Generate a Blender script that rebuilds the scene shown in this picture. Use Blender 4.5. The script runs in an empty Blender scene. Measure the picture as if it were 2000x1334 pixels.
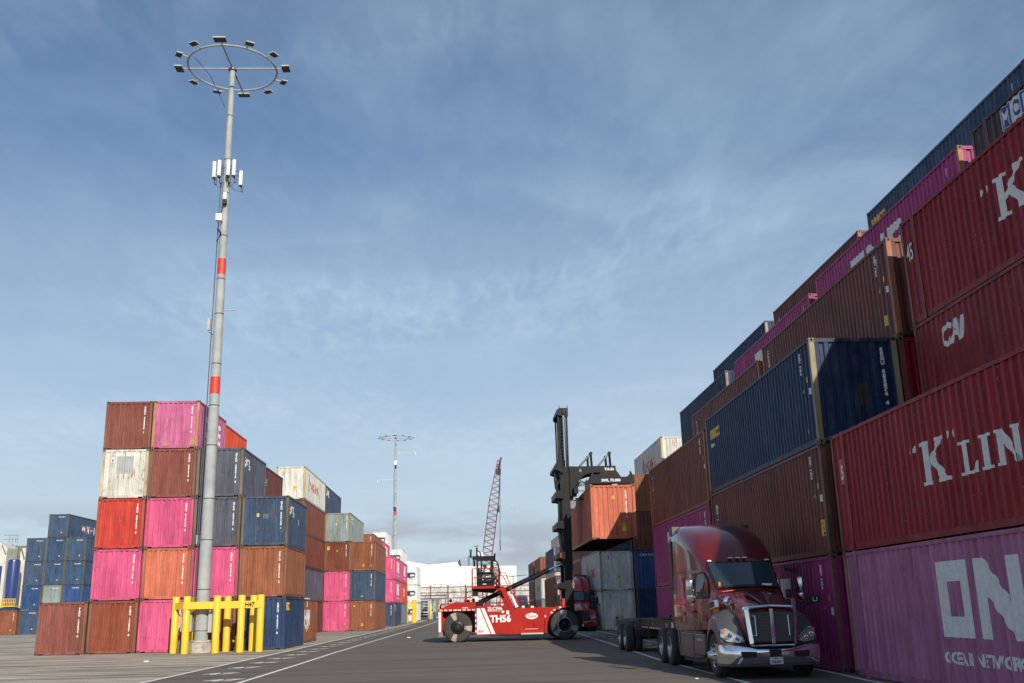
import bpy, bmesh, math, random
from mathutils import Vector, Matrix
random.seed(7)
R = math.radians
scene = bpy.context.scene
COL = scene.collection
# ---------------------------------------------------------------- camera
F_PX, PITCH, ROLL, YAW, EYE = 1928.34, 0.2631, -0.0247, 0.0496, 1.7766
def make_camera():
    cy, sy = math.cos(YAW), math.sin(YAW)
    f0 = Vector((sy, cy, 0)); r0 = Vector((cy, -sy, 0)); u0 = Vector((0, 0, 1))
    fw = f0*math.cos(PITCH)+u0*math.sin(PITCH); up = -f0*math.sin(PITCH)+u0*math.cos(PITCH)
    r = r0*math.cos(ROLL)+up*math.sin(ROLL); u = -r0*math.sin(ROLL)+up*math.cos(ROLL)
    cam = bpy.data.cameras.new('camera'); o = bpy.data.objects.new('camera', cam); COL.objects.link(o)
    m = Matrix((r, u, -fw)).transposed().to_4x4(); m.translation = Vector((0, 0, EYE))
    o.matrix_world = m
    cam.sensor_width = 36; cam.lens = F_PX/2000*36; cam.clip_end = 4000; cam.clip_start = .1
    scene.camera = o
make_camera()
# ---------------------------------------------------------------- light
SUNV = Vector((0.60, -1.80, 1.0)).normalized()
SUN_EL = math.asin(SUNV.z); SUN_AZ = math.atan2(SUNV.x, SUNV.y)
def make_world():
    w = bpy.data.worlds.new('World'); scene.world = w; w.use_nodes = True
    nt = w.node_tree; N = nt.nodes; Lk = nt.links
    N.clear()
    out = N.new('ShaderNodeOutputWorld'); bg = N.new('ShaderNodeBackground'); bg.inputs['Strength'].default_value = SKY_STR
    sky = N.new('ShaderNodeTexSky'); sky.sky_type = 'NISHITA'; sky.sun_disc = False
    sky.sun_elevation = SUN_EL; sky.sun_rotation = SUN_AZ; sky.air_density = 1.0; sky.dust_density = 0.8; sky.ozone_density = 3.2
    tc = N.new('ShaderNodeTexCoord'); sep = N.new('ShaderNodeSeparateXYZ'); Lk.new(tc.outputs['Generated'], sep.inputs[0])
    def math_(op, a, b=None, c=None, clamp=False):
        m = N.new('ShaderNodeMath'); m.operation = op; m.use_clamp = clamp
        for i, v in enumerate((a, b, c)):
            if v is None: continue
            if isinstance(v, (int, float)): m.inputs[i].default_value = v
            else: Lk.new(v, m.inputs[i])
        return m.outputs[0]
    z = math_('ADD', math_('MAXIMUM', sep.outputs[2], 0.0), 0.12)
    px = math_('DIVIDE', sep.outputs[0], z); py = math_('DIVIDE', sep.outputs[1], z)
    comb = N.new('ShaderNodeCombineXYZ'); Lk.new(px, comb.inputs[0]); Lk.new(py, comb.inputs[1])
    def noise(scale, rot, sc, detail, dist=0.0, seed=0):
        mp = N.new('ShaderNodeMapping'); mp.inputs['Rotation'].default_value = (0, 0, R(rot)); mp.inputs['Scale'].default_value = sc
        mp.inputs['Location'].default_value = (seed, seed*.7, 0)
        Lk.new(comb.outputs[0], mp.inputs[0])
        n = N.new('ShaderNodeTexNoise'); n.inputs['Scale'].default_value = scale; n.inputs['Detail'].default_value = detail
        n.inputs['Distortion'].default_value = dist; Lk.new(mp.outputs[0], n.inputs['Vector'])
        return n.outputs['Fac']
    def ramp(v, a, b):
        m = N.new('ShaderNodeMapRange'); m.interpolation_type = 'SMOOTHSTEP'; Lk.new(v, m.inputs['Value'])
        m.inputs['From Min'].default_value = a; m.inputs['From Max'].default_value = b; return m.outputs[0]
    big = ramp(noise(.45, 10, (.9, 1.3, 1), 5, .6, 3.1), .32, .70)
    mask = ramp(noise(.9, 0, (1, 1.4, 1), 3, .3, 21.3), .42, .64)
    streak = ramp(noise(1.8, 28, (1.3, .95, 1), 9, .8, 8.2), .36, .72)
    rip = ramp(noise(9.0, 34, (1.9, .75, 1), 4, .5, 1.7), .38, .68)
    rip2 = ramp(noise(16.0, 50, (1.7, .8, 1), 3, .4, 5.7), .40, .66)
    fine = math_('ADD', math_('MULTIPLY', streak, .24), math_('MULTIPLY', math_('ADD', mask, .25), math_('ADD', math_('MULTIPLY', rip, .16), math_('MULTIPLY', rip2, .12))))
    cir = math_('MULTIPLY', math_('ADD', math_('MULTIPLY', big, .7), .45), fine)
    cir = math_('ADD', cir, math_('ADD', math_('MULTIPLY', big, .14), .10), clamp=True)
    # veil towards the horizon (real cirrus thickens with path length)
    hz = N.new('ShaderNodeMapRange'); Lk.new(sep.outputs[2], hz.inputs['Value']); hz.inputs['From Min'].default_value = 0.0
    hz.inputs['From Max'].default_value = .44; hz.inputs['To Min'].default_value = .86; hz.inputs['To Max'].default_value = 0.04
    fac = cir
    mix = N.new('ShaderNodeMixRGB'); Lk.new(fac, mix.inputs[0])
    tint = N.new('ShaderNodeMixRGB'); tint.blend_type = 'MULTIPLY'; tint.inputs[0].default_value = 1; Lk.new(sky.outputs[0], tint.inputs[1]); tint.inputs[2].default_value = (.84, 1.10, 1.30, 1); Lk.new(tint.outputs[0], mix.inputs[1])
    mix.inputs[2].default_value = CLOUD
    hmix = N.new('ShaderNodeMixRGB'); Lk.new(hz.outputs[0], hmix.inputs[0]); Lk.new(mix.outputs[0], hmix.inputs[1]); hmix.inputs[2].default_value = HAZEC
    # low cumulus bank near the horizon
    mp = N.new('ShaderNodeMapping'); mp.inputs['Scale'].default_value = (1, 1, 2.8); mp.inputs['Location'].default_value = (.35, 0, .2)
    Lk.new(tc.outputs['Generated'], mp.inputs[0])
    n = N.new('ShaderNodeTexNoise'); n.inputs['Scale'].default_value = 9; n.inputs['Detail'].default_value = 7; Lk.new(mp.outputs[0], n.inputs['Vector'])
    band = math_('MULTIPLY', ramp(sep.outputs[2], .02, .05), math_('SUBTRACT', 1.0, ramp(sep.outputs[2], .065, .115)))
    cu = math_('MULTIPLY', ramp(n.outputs['Fac'], .42, .60), band)
    mix2 = N.new('ShaderNodeMixRGB'); Lk.new(math_('MULTIPLY', cu, .8), mix2.inputs[0]); Lk.new(hmix.outputs[0], mix2.inputs[1])
    mix2.inputs[2].default_value = CUMUL
    Lk.new(mix2.outputs[0], bg.inputs[0]); Lk.new(bg.outputs[0], out.inputs[0])
    s = bpy.data.lights.new('sun', 'SUN'); s.energy = SUN_E; s.angle = R(.5); s.color = (1.0, .92, .79)
    so = bpy.data.objects.new('sun', s); COL.objects.link(so)
    so.rotation_euler = SUNV.to_track_quat('Z', 'Y').to_euler(); so.location = (20, -50, 40)
SKY_STR = .072; SUN_E = 4.6; CLOUD = (7.2, 9.9, 12.4, 1); HAZEC = (8.6, 9.9, 10.9, 1); CUMUL = (5.6, 6.2, 7.3, 1)
make_world()
vs = scene.view_settings; vs.view_transform = 'Standard'; vs.look = 'None'; vs.gamma = 1; vs.exposure = 0.0; vs.use_curve_mapping = False
# ---------------------------------------------------------------- materials
MATS = {}
def nodes_mat(name):
    m = bpy.data.materials.new(name); m.use_nodes = True; nt = m.node_tree
    return m, nt, nt.nodes['Principled BSDF']
def mat(name, color, rough=.5, metal=0., var=.08, scale=3.0, bump=.0, coat=0., spec=None, trans=0., emit=None, dirt=0., dirtcol=(.10,.08,.06)):
    if name in MATS: return MATS[name]
    m, nt, b = nodes_mat(name); N, Lk = nt.nodes, nt.links
    c = (*color, 1)
    b.inputs['Roughness'].default_value = rough; b.inputs['Metallic'].default_value = metal
    if coat: b.inputs['Coat Weight'].default_value = coat; b.inputs['Coat Roughness'].default_value = .06
    if spec is not None: b.inputs['Specular IOR Level'].default_value = spec
    if trans: b.inputs['Transmission Weight'].default_value = trans
    if emit: b.inputs['Emission Color'].default_value = (*emit[:3], 1); b.inputs['Emission Strength'].default_value = emit[3]
    tc = N.new('ShaderNodeTexCoord'); n = N.new('ShaderNodeTexNoise'); n.inputs['Scale'].default_value = scale; n.inputs['Detail'].default_value = 6
    Lk.new(tc.outputs['Object'], n.inputs['Vector'])
    mr = N.new('ShaderNodeMapRange'); Lk.new(n.outputs['Fac'], mr.inputs['Value']); mr.inputs['From Min'].default_value = .3; mr.inputs['From Max'].default_value = .7
    mr.inputs['To Min'].default_value = 1-var*2; mr.inputs['To Max'].default_value = 1+var
    mx = N.new('ShaderNodeMixRGB'); mx.blend_type = 'MULTIPLY'; mx.inputs[0].default_value = 1; mx.inputs[1].default_value = c
    Lk.new(mr.outputs[0], mx.inputs[2]); last = mx.outputs[0]
    if dirt:
        n2 = N.new('ShaderNodeTexNoise'); n2.inputs['Scale'].default_value = scale*2.3; n2.inputs['Detail'].default_value = 9; n2.inputs['Roughness'].default_value = .7
        mp = N.new('ShaderNodeMapping'); mp.inputs['Scale'].default_value = (1, 1, .35); Lk.new(tc.outputs['Object'], mp.inputs[0]); Lk.new(mp.outputs[0], n2.inputs['Vector'])
        m2 = N.new('ShaderNodeMapRange'); Lk.new(n2.outputs['Fac'], m2.inputs['Value']); m2.inputs['From Min'].default_value = .5; m2.inputs['From Max'].default_value = .75
        m2.inputs['To Max'].default_value = dirt
        mx2 = N.new('ShaderNodeMixRGB'); Lk.new(m2.outputs[0], mx2.inputs[0]); Lk.new(last, mx2.inputs[1]); mx2.inputs[2].default_value = (*dirtcol, 1); last = mx2.outputs[0]
    Lk.new(last, b.inputs['Base Color'])
    if bump:
        bp = N.new('ShaderNodeBump'); bp.inputs['Strength'].default_value = bump; bp.inputs['Distance'].default_value = .02; Lk.new(n.outputs['Fac'], bp.inputs['Height']); Lk.new(bp.outputs[0], b.inputs['Normal'])
    MATS[name] = m; return m
def container_paint():
    m, nt, b = nodes_mat('container_paint'); N, Lk = nt.nodes, nt.links
    oi = N.new('ShaderNodeObjectInfo'); tc = N.new('ShaderNodeTexCoord')
    off = N.new('ShaderNodeVectorMath'); off.operation = 'SCALE'; off.inputs[0].default_value = (37, 53, 71); Lk.new(oi.outputs['Random'], off.inputs['Scale'])
    ad = N.new('ShaderNodeVectorMath'); Lk.new(tc.outputs['Object'], ad.inputs[0]); Lk.new(off.outputs[0], ad.inputs[1])
    def noise(sc, scl, det, ro=.6):
        mp = N.new('ShaderNodeMapping'); mp.inputs['Scale'].default_value = scl; Lk.new(ad.outputs[0], mp.inputs[0])
        n = N.new('ShaderNodeTexNoise'); n.inputs['Scale'].default_value = sc; n.inputs['Detail'].default_value = det; n.inputs['Roughness'].default_value = ro
        Lk.new(mp.outputs[0], n.inputs['Vector']); return n.outputs['Fac']
    def mr(v, a, b_, c=0., d=1.):
        x = N.new('ShaderNodeMapRange'); Lk.new(v, x.inputs['Value'])
        for k, val in (('From Min', a), ('From Max', b_), ('To Min', c), ('To Max', d)): x.inputs[k].default_value = val
        return x.outputs[0]
    def mul(a, b_):
        x = N.new('ShaderNodeMath'); x.operation = 'MULTIPLY'
        for i, v in enumerate((a, b_)):
            if isinstance(v, (int, float)): x.inputs[i].default_value = v
            else: Lk.new(v, x.inputs[i])
        return x.outputs[0]
    def mix(f, a, c, mode='MIX'):
        x = N.new('ShaderNodeMixRGB'); x.blend_type = mode
        if isinstance(f, (int, float)): x.inputs[0].default_value = f
        else: Lk.new(f, x.inputs[0])
        for i, v in ((1, a), (2, c)):
            if isinstance(v, tuple): x.inputs[i].default_value = v
            else: Lk.new(v, x.inputs[i])
        return x.outputs[0]
    lighter = mix(1.0, mix(1.0, oi.outputs['Color'], (1.22, 1.28, 1.26, 1), 'MULTIPLY'), (.012, .011, .010, 1), 'ADD')
    fade = mix(mul(mr(noise(.8, (1, 1, .6), 4), .35, .7), .85), oi.outputs['Color'], lighter)
    streak = mr(noise(4, (1, 1, .10), 5), .33, .72, 1.12, .62)
    c = mix(1.0, fade, streak, 'MULTIPLY')
    patch = mr(noise(1.7, (1, 1, 1), 3), .57, .61, 0, .22)
    c = mix(patch, c, (.62, .58, .55, 1), 'MULTIPLY')
    grime = mr(noise(6, (1, 1, .22), 9, .78), .52, .76, 0, .6)
    c = mix(grime, c, (.12, .09, .07, 1))
    rust = mul(mr(noise(3.2, (1, 1, .35), 9, .72), .56, .66), oi.outputs['Alpha'])
    c = mix(rust, c, (.30, .13, .05, 1))
    scr = mul(mr(noise(26, (1, 1, .5), 2, .5), .725, .76), .55)
    c = mix(scr, c, (.55, .5, .46, 1))
    Lk.new(c, b.inputs['Base Color']); b.inputs['Roughness'].default_value = .46; b.inputs['Specular IOR Level'].default_value = .16
    bp = N.new('ShaderNodeBump'); bp.inputs['Strength'].default_value = .45; bp.inputs['Distance'].default_value = .06
    Lk.new(noise(1.1, (1, 1, .7), 3), bp.inputs['Height']); Lk.new(bp.outputs[0], b.inputs['Normal'])
    MATS['container_paint'] = m; return m
CP = container_paint()
BLACK = mat('black_hole', (.008, .007, .006), .9)
WHITE = mat('lettering_white', (.76, .75, .72), .55, var=.06, scale=11, dirt=.38, dirtcol=(.35, .30, .28))
YELLOWD = mat('decal_yellow', (.80, .52, .03), .5, dirt=.2)
GOLD = mat('lettering_gold', (.75, .45, .04), .5)
REDL = mat('lettering_red', (.60, .06, .05), .5, dirt=.3, dirtcol=(.5, .45, .42))
BLUEL = mat('lettering_blue', (.03, .08, .32), .5)
GREYP = mat('paint_patch_grey', (.38, .40, .40), .6)
# ---------------------------------------------------------------- mesh builder
class MB:
    def __init__(s): s.v = []; s.f = []; s.m = []; s.mats = []
    def mi(s, m):
        if m not in s.mats: s.mats.append(m)
        return s.mats.index(m)
    def poly(s, pts, faces, m):
        b = len(s.v); k = s.mi(m); s.v += [tuple(p) for p in pts]
        for f in faces: s.f.append(tuple(b+i for i in f)); s.m.append(k)
    def box(s, x0, x1, y0, y1, z0, z1, m):
        p = [(x, y, z) for z in (z0, z1) for y in (y0, y1) for x in (x0, x1)]
        s.poly(p, [(0, 2, 3, 1), (4, 5, 7, 6), (0, 1, 5, 4), (2, 6, 7, 3), (0, 4, 6, 2), (1, 3, 7, 5)], m)
    def prism(s, pts, axis, a0, a1, m):
        """pts: 2D polygon. axis 'y': pts=(x,z); 'x': pts=(y,z); 'z': pts=(x,y)"""
        def P(q, a):
            return (q[0], a, q[1]) if axis == 'y' else ((a, q[0], q[1]) if axis == 'x' else (q[0], q[1], a))
        n = len(pts); v = [P(q, a0) for q in pts]+[P(q, a1) for q in pts]
        f = [tuple(range(n)), tuple(range(2*n-1, n-1, -1))]+[(i, n+i, n+(i+1) % n, (i+1) % n) for i in range(n)]
        s.poly(v, f, m)
    def tube(s, pts, r, m, n=10, r1=None, cap=True):
        pts = [Vector(p) for p in pts]; rings = []
        N_ = len(pts)
        for i, p in enumerate(pts):
            d = (pts[min(i+1, N_-1)]-pts[max(i-1, 0)]).normalized()
            a = Vector((0, 0, 1)) if abs(d.z) < .9 else Vector((1, 0, 0))
            u = d.cross(a).normalized(); w = d.cross(u)
            rr = r if r1 is None else r+(r1-r)*i/(N_-1)
            rings.append([p+(u*math.cos(t)+w*math.sin(t))*rr for t in [2*math.pi*k/n for k in range(n)]])
        v = [q for g in rings for q in g]; f = []
        for i in range(N_-1):
            for k in range(n): f.append((i*n+k, i*n+(k+1) % n, (i+1)*n+(k+1) % n, (i+1)*n+k))
        if cap: f += [tuple(range(n-1, -1, -1)), tuple(range((N_-1)*n, N_*n))]
        s.poly(v, f, m)
    def lathe(s, c, axis, prof, m, n=24, matfn=None, cap=True):
        """prof: list of (radius, offset along axis)"""
        ax = {'x': Vector((1, 0, 0)), 'y': Vector((0, 1, 0)), 'z': Vector((0, 0, 1))}[axis]
        u = {'x': Vector((0, 1, 0)), 'y': Vector((1, 0, 0)), 'z': Vector((1, 0, 0))}[axis]; w = {'x': Vector((0, 0, 1)), 'y': Vector((0, 0, 1)), 'z': Vector((0, 1, 0))}[axis]
        c = Vector(c); b = len(s.v)
        for r, o in prof:
            for k in range(n):
                t = 2*math.pi*k/n; s.v.append(tuple(c+ax*o+(u*math.cos(t)+w*math.sin(t))*r))
        for i in range(len(prof)-1):
            for k in range(n):
                s.f.append((b+i*n+k, b+i*n+(k+1) % n, b+(i+1)*n+(k+1) % n, b+(i+1)*n+k))
                mm = matfn(i, (k+.5)/n*360) if matfn else m
                s.m.append(s.mi(mm or m))
        if cap:
            s.f.append(tuple(b+k for k in range(n-1, -1, -1))); s.m.append(s.mi(m))
            e = b+(len(prof)-1)*n; s.f.append(tuple(e+k for k in range(n))); s.m.append(s.mi(m))
    def build(s, name, parent=None, off=(0, 0, 0), bev=0, smooth=False, fix=True):
        me = bpy.data.meshes.new(name)
        o_ = Vector(off)
        me.from_pydata([tuple(Vector(p)-o_) for p in s.v], [], s.f)
        for mm in s.mats: me.materials.append(mm)
        me.polygons.foreach_set('material_index', s.m)
        if fix:
            bm = bmesh.new(); bm.from_mesh(me); bmesh.ops.recalc_face_normals(bm, faces=bm.faces); bm.to_mesh(me); bm.free()
        if smooth:
            me.polygons.foreach_set('use_smooth', [True]*len(me.polygons))
            try: me.set_sharp_from_angle(angle=R(38))
            except Exception: pass
        me.update()
        o = bpy.data.objects.new(name, me); COL.objects.link(o)
        if parent: o.parent = parent
        if bev:
            bv = o.modifiers.new('bevel', 'BEVEL'); bv.width = bev; bv.segments = 2; bv.limit_method = 'ANGLE'; bv.angle_limit = R(40)
        return o
def tag(o, label=None, cat=None, group=None, kind=None):
    if label: o['label'] = label
    if cat: o['category'] = cat
    if group: o['group'] = group
    if kind: o['kind'] = kind
    return o
def empty(name, loc, label, cat, group=None):
    o = bpy.data.objects.new(name, None); COL.objects.link(o); o.location = loc; o.empty_display_size = .3
    tag(o, label, cat, group)
    return o
# ---------------------------------------------------------------- lettering
_tc = {}
def text2d(s, size, sx=1.0, bold=0.0, spacing=1.0, line=1.0, align='LEFT', shear=0.0):
    key = (s, size, sx, bold, spacing, line, align, shear)
    if key in _tc: return _tc[key]
    c = bpy.data.curves.new('t', 'FONT'); c.body = s; c.size = size; c.space_character = spacing; c.space_line = line; c.align_x = align; c.shear = shear
    c.resolution_u = 2; c.offset = bold
    o = bpy.data.objects.new('t', c); COL.objects.link(o)
    dg = bpy.context.evaluated_depsgraph_get(); dg.update()
    me = o.evaluated_get(dg).to_mesh()
    vs_ = [(v.co.x*sx, v.co.y) for v in me.vertices]; fs = [tuple(p.vertices) for p in me.polygons]
    o.evaluated_get(dg).to_mesh_clear(); bpy.data.objects.remove(o); bpy.data.curves.remove(c)
    _tc[key] = (vs_, fs); return _tc[key]
def quads2d(qs):
    v = []; f = []
    for q in qs:
        b = len(v); v += q; f.append(tuple(range(b, b+len(q))))
    return v, f
def breaks(u0, u1, prof):
    return [b for b in prof['breaks'] if u0 < b < u1]
def decal(name, parent, plane, prof, items, color=None, off0=.003):
    """items: list of (verts2d, faces, material, u, v, mirror). plane: function(u, v, out)->xyz in parent space."""
    bm = bmesh.new(); mats = []; lay = bm.verts.layers.float.new('o')
    for idx, (v2, fs, m, u0, v0) in enumerate(items):
        if m not in mats: mats.append(m)
        k = mats.index(m); vs_ = [bm.verts.new((x+u0, 0, y+v0)) for x, y in v2]
        for v in vs_: v[lay] = off0+idx*.0006
        for f in fs:
            try: ff = bm.faces.new([vs_[i] for i in f]); ff.material_index = k
            except ValueError: pass
    if prof:
        us = [v.co.x for v in bm.verts]
        if us:
            for b in breaks(min(us), max(us), prof):
                bmesh.ops.bisect_plane(bm, geom=bm.verts[:]+bm.edges[:]+bm.faces[:], plane_co=(b, 0, 0), plane_no=(1, 0, 0), dist=1e-5)
    for v in bm.verts:
        d = prof['depth'](v.co.x) if prof else 0
        o = v[lay] if v[lay] > .001 else off0+.0005
        v.co = plane(v.co.x, v.co.z, o-d)
    me = bpy.data.meshes.new(name); bm.to_mesh(me); bm.free()
    for m in mats: me.materials.append(m)
    ob = bpy.data.objects.new(name, me); COL.objects.link(ob); ob.parent = parent
    return ob
# ---------------------------------------------------------------- containers
W = 2.438; H = 2.591; HC = 2.896
def corr(a, b, pitch, D, fr):
    n = max(1, round((b-a)/pitch)); P = (b-a)/n
    seg = [0, fr[0]*P, (fr[0]+fr[1])*P, (fr[0]+fr[1]+fr[2])*P, P]
    bk = [a]; dp = [0]
    for i in range(n):
        for s, d in zip(seg[1:], (0, D, D, 0)):
            bk.append(a+i*P+s); dp.append(d)
    def depth(u):
        if u <= a or u >= b: return 0.
        t = (u-a) % P
        if t < seg[1]: return 0.
        if t < seg[2]: return D*(t-seg[1])/(seg[2]-seg[1])
        if t < seg[3]: return D
        return D*(1-(t-seg[3])/(seg[4]-seg[3]))
    return {'breaks': bk[:], 'bk': bk, 'dp': dp, 'depth': depth}
def side_prof(L, posts45):
    e = .98 if posts45 else .15
    if not posts45: return corr(.15, L-.15, .278, .040, (.30, .16, .30))
    return corr(.86, L-.86, .278, .040, (.30, .16, .30))
END_PROF = corr(.16, W-.16, .262, .042, (.42, .12, .34))
_mesh = {}
def mesh_of(key, fn):
    if key not in _mesh:
        mb = fn(); o = mb.build(key[0]); _mesh[key] = o.data; bpy.data.objects.remove(o)
    return _mesh[key]
INS = .020  # walls sit this far inside the outer frame
def wall_strip(mb, prof, z0, z1, fn, m=CP):
    bk, dp = prof['bk'], prof['dp']
    v = []; f = []
    for u, d in zip(bk, dp): v += [fn(u, z0, d), fn(u, z1, d)]
    for i in range(len(bk)-1): f.append((2*i, 2*i+2, 2*i+3, 2*i+1))
    mb.poly(v, f, m)
def m_side(L, h, p45, sgn):
    def fn():
        mb = MB(); prof = side_prof(L, p45)
        x = lambda d: (INS+d) if sgn < 0 else (W-INS-d)
        wall_strip(mb, prof, .15, h-.09, lambda u, z, d: (x(d), u, z))
        if p45:
            for a, b in ((.15, .70), (L-.70, L-.15)):
                q = corr(a, b, .27, .03, (.26, .24, .26)); wall_strip(mb, q, .15, h-.09, lambda u, z, d: (x(d), u, z))
        return mb
    return mesh_of(('side_wall', L, h, p45, sgn), fn)
def m_end(h):
    def fn():
        mb = MB(); wall_strip(mb, END_PROF, .16, h-.12, lambda u, z, d: (u, INS+d, z)); return mb
    return mesh_of(('end_wall', h), fn)
def m_doors(L, h):
    def fn():
        mb = MB(); y = L-.03
        for x0, x1 in ((.16, W/2-.005), (W/2+.005, W-.16)):
            mb.box(x0, x1, y-.05, y, .16, h-.12, CP)
            for k in range(3): mb.box(x0+.06, x1-.06, y, y+.012, .35+k*(h-.6)/3, .35+k*(h-.6)/3+.5, CP)
            for xx in (x0+.3, x1-.3): mb.tube([(xx, y+.02, .1), (xx, y+.02, h-.08)], .016, CP, 6)
        return mb
    return mesh_of(('doors', L, h), fn)
def m_roof(L, h):
    def fn():
        mb = MB(); mb.box(.05, W-.05, .10, L-.10, h-.045, h-.025, CP)
        return mb
    return mesh_of(('roof', L, h), fn)
def m_floor(L):
    def fn():
        mb = MB(); mb.box(.06, W-.06, .06, L-.06, .13, .155, CP)
        for k in range(int(L/.6)): mb.box(.07, W-.07, .3+k*.6, .36+k*.6, .04, .13, CP)
        return mb
    return mesh_of(('underframe', L), fn)
def frame_parts(mb, L, h, p45, m=CP, posts=True):
    cz = .118; p = .155
    for x0, x1 in (((0, p), (W-p, W)) if posts else ()):
        for y0, y1 in ((0, .12), (L-.12, L)):
            mb.box(x0+.004, x1-.004, y0+.004, y1-.004, cz, h-cz, m)
    ys = [(.178, L-.178)]
    if p45:
        ys = [(.178, .64), (.86, L-.86), (L-.64, L-.178)]
        for x0, x1 in ((0, .10), (W-.10, W)):
            for yc in (.75, L-.75): mb.box(x0, x1, yc-.09, yc+.09, 0, h, m)
    for y0, y1 in ys:
        for sx in (0, 1):
            xa, xb = (.004, .064) if not sx else (W-.064, W-.004)
            mb.box(xa, xb, y0, y1, h-.095, h-.015, m)
            xa, xb = (.030, .075) if not sx else (W-.075, W-.030)
            mb.box(xa, xb, y0, y1, .02, .165, m)
    for y0, y1 in ((.004, .07), (L-.07, L-.004)):
        mb.box(.17, W-.17, y0, y1, h-.125, h-.015, m)
        mb.box(.17, W-.17, y0, y1, .025, .165, m)
    for x0 in (.20, W-.42):
        mb.box(x0, x0+.22, -.0, .05, .018, .075, BLACK)
def cast_parts(mb, cx, cy, cz, sx, sy, m=CP):
    """one corner casting, occupying (0..sx*.162, 0..sy*.178, 0..118)"""
    x0, x1 = sorted((cx, cx+sx*.162)); y0, y1 = sorted((cy, cy+sy*.178))
    mb.box(x0, x1, y0, y1, cz, cz+.118, m)
    xf = cx-sx*.002; yf = cy-sy*.002
    yc = (y0+y1)/2; xc = (x0+x1)/2; zc = cz+.059
    def oval(a, b):
        return [(a*math.cos(t), b*math.sin(t)) for t in [2*math.pi*k/10 for k in range(10)]]
    mb.prism([(yc+p, zc+q) for p, q in oval(.034, .038)], 'x', xf, cx+sx*.004, BLACK)
    mb.prism([(xc+p, zc+q) for p, q in oval(.030, .038)], 'y', yf, cy+sy*.004, BLACK)
def m_frame(L, h, p45, with_cast):
    def fn():
        mb = MB(); frame_parts(mb, L, h, p45, posts=False)
        if with_cast:
            for cx, sx in ((0, 1), (W, -1)):
                for cy, sy in ((0, 1), (L, -1)):
                    for z in (0, h-.118): cast_parts(mb, cx, cy, z, sx, sy)
        return mb
    return mesh_of(('frame', L, h, p45, with_cast), fn)
def m_post(h, sx, sy):
    def fn():
        mb = MB(); x0, x1 = sorted((sx*.004, sx*.151)); y0, y1 = sorted((sy*.004, sy*.116)); mb.box(x0, x1, y0, y1, .118, h-.118, CP); return mb
    return mesh_of(('corner_post', h, sx, sy), fn)
def m_cast(sx, sy, up):
    def fn():
        mb = MB(); cast_parts(mb, 0, 0, 0, sx, sy); return mb
    return mesh_of(('corner_casting', sx, sy), fn)
def m_whole(L, h):
    def fn():
        mb = MB(); frame_parts(mb, L, h, False)
        for cx, sx in ((0, 1), (W, -1)):
            for cy, sy in ((0, 1), (L, -1)):
                for z in (0, h-.118): cast_parts(mb, cx, cy, z, sx, sy)
        pr = side_prof(L, False)
        wall_strip(mb, pr, .15, h-.09, lambda u, z, d: (INS+d, u, z)); wall_strip(mb, pr, .15, h-.09, lambda u, z, d: (W-INS-d, u, z))
        wall_strip(mb, END_PROF, .16, h-.12, lambda u, z, d: (u, INS+d, z)); wall_strip(mb, END_PROF, .16, h-.12, lambda u, z, d: (u, L-INS-d, z))
        mb.box(.06, W-.06, .1, L-.1, h-.045, h-.025, CP); mb.box(.06, W-.06, .06, L-.06, .13, .155, CP)
        return mb
    return mesh_of(('container_whole', L, h), fn)
PAL = {
 'umber': (.215, .068, .055), 'lilac': (.40, .14, .26), 'deepnavy': (.024, .050, .125),
 'rose': (0.235, 0.078, 0.062), 'rust': (0.26, 0.07, 0.042), 'brown': (0.19, 0.055, 0.036), 'choc': (0.15, 0.045, 0.037), 'tan': (0.27, 0.095, 0.05),
 'pink': (0.6, 0.095, 0.215), 'pinkw': (0.5, 0.13, 0.26), 'magenta': (0.36, 0.04, 0.17), 'orange': (0.52, 0.125, 0.068), 'salmon': (0.55, 0.15, 0.09),
 'red': (0.5, 0.052, 0.038), 'wine': (0.27, 0.012, 0.022), 'wine2': (0.23, 0.024, 0.03), 'redorange': (.65, .075, .03),
 'white': (.66, .64, .58), 'reefer': (.74, .74, .71), 'navy': (0.048, 0.065, 0.125), 'navyg': (.088,.094,.13), 'steel': (0.046, 0.08, 0.145), 'blue': (.026, .075, .20),
 'blued': (0.012, 0.034, 0.085), 'blueg': (.035, .075, .145), 'grey': (.25, .30, .30), 'greyl': (.34, .35, .34), 'slate': (.20, .21, .23),
 'mol': (0.075, 0.05, 0.055), 'ymgrey': (.56, .56, .53)}
RUSTY = {'white': (.62, .50, .34), 'pinkw': (0.42, 0.1, 0.2)}
def end_plane(u, v, o): return (u, INS-o, v)
def left_plane(u, v, o): return (INS-o, u, v)
def right_plane(u, v, o): return (W-INS+o, u, v)
def mirror_items(items):
    """lettering on the face looking to -x reads towards decreasing y"""
    out = []
    for v2, fs, m, u, v in items: out.append(([(-x, y) for x, y in v2], fs, m, u, v))
    return out
def LM(y, items): return [(v2, fs, m, y-u, v) for v2, fs, m, u, v in items]
def rect(w, h): return quads2d([[(0, 0), (w, 0), (w, h), (0, h)]])
def clusters(items, gap=.14):
    def bb(i):
        xs = [a+i[3] for a, b in i[0]]; ys = [b+i[4] for a, b in i[0]]; return [min(xs), max(xs), min(ys), max(ys)]
    cl = []
    for it in items:
        b = bb(it); hit = [c for c in cl if any(not (b[0] > q[1]+gap or q[0] > b[1]+gap or b[2] > q[3]+gap or q[2] > b[3]+gap) for q in c[1])]
        new = [[], []]
        for c in hit: new[0] += c[0]; new[1] += c[1]; cl.remove(c)
        new[0].append(it); new[1].append(b); cl.append(new)
    return [c[0] for c in cl]
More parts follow.
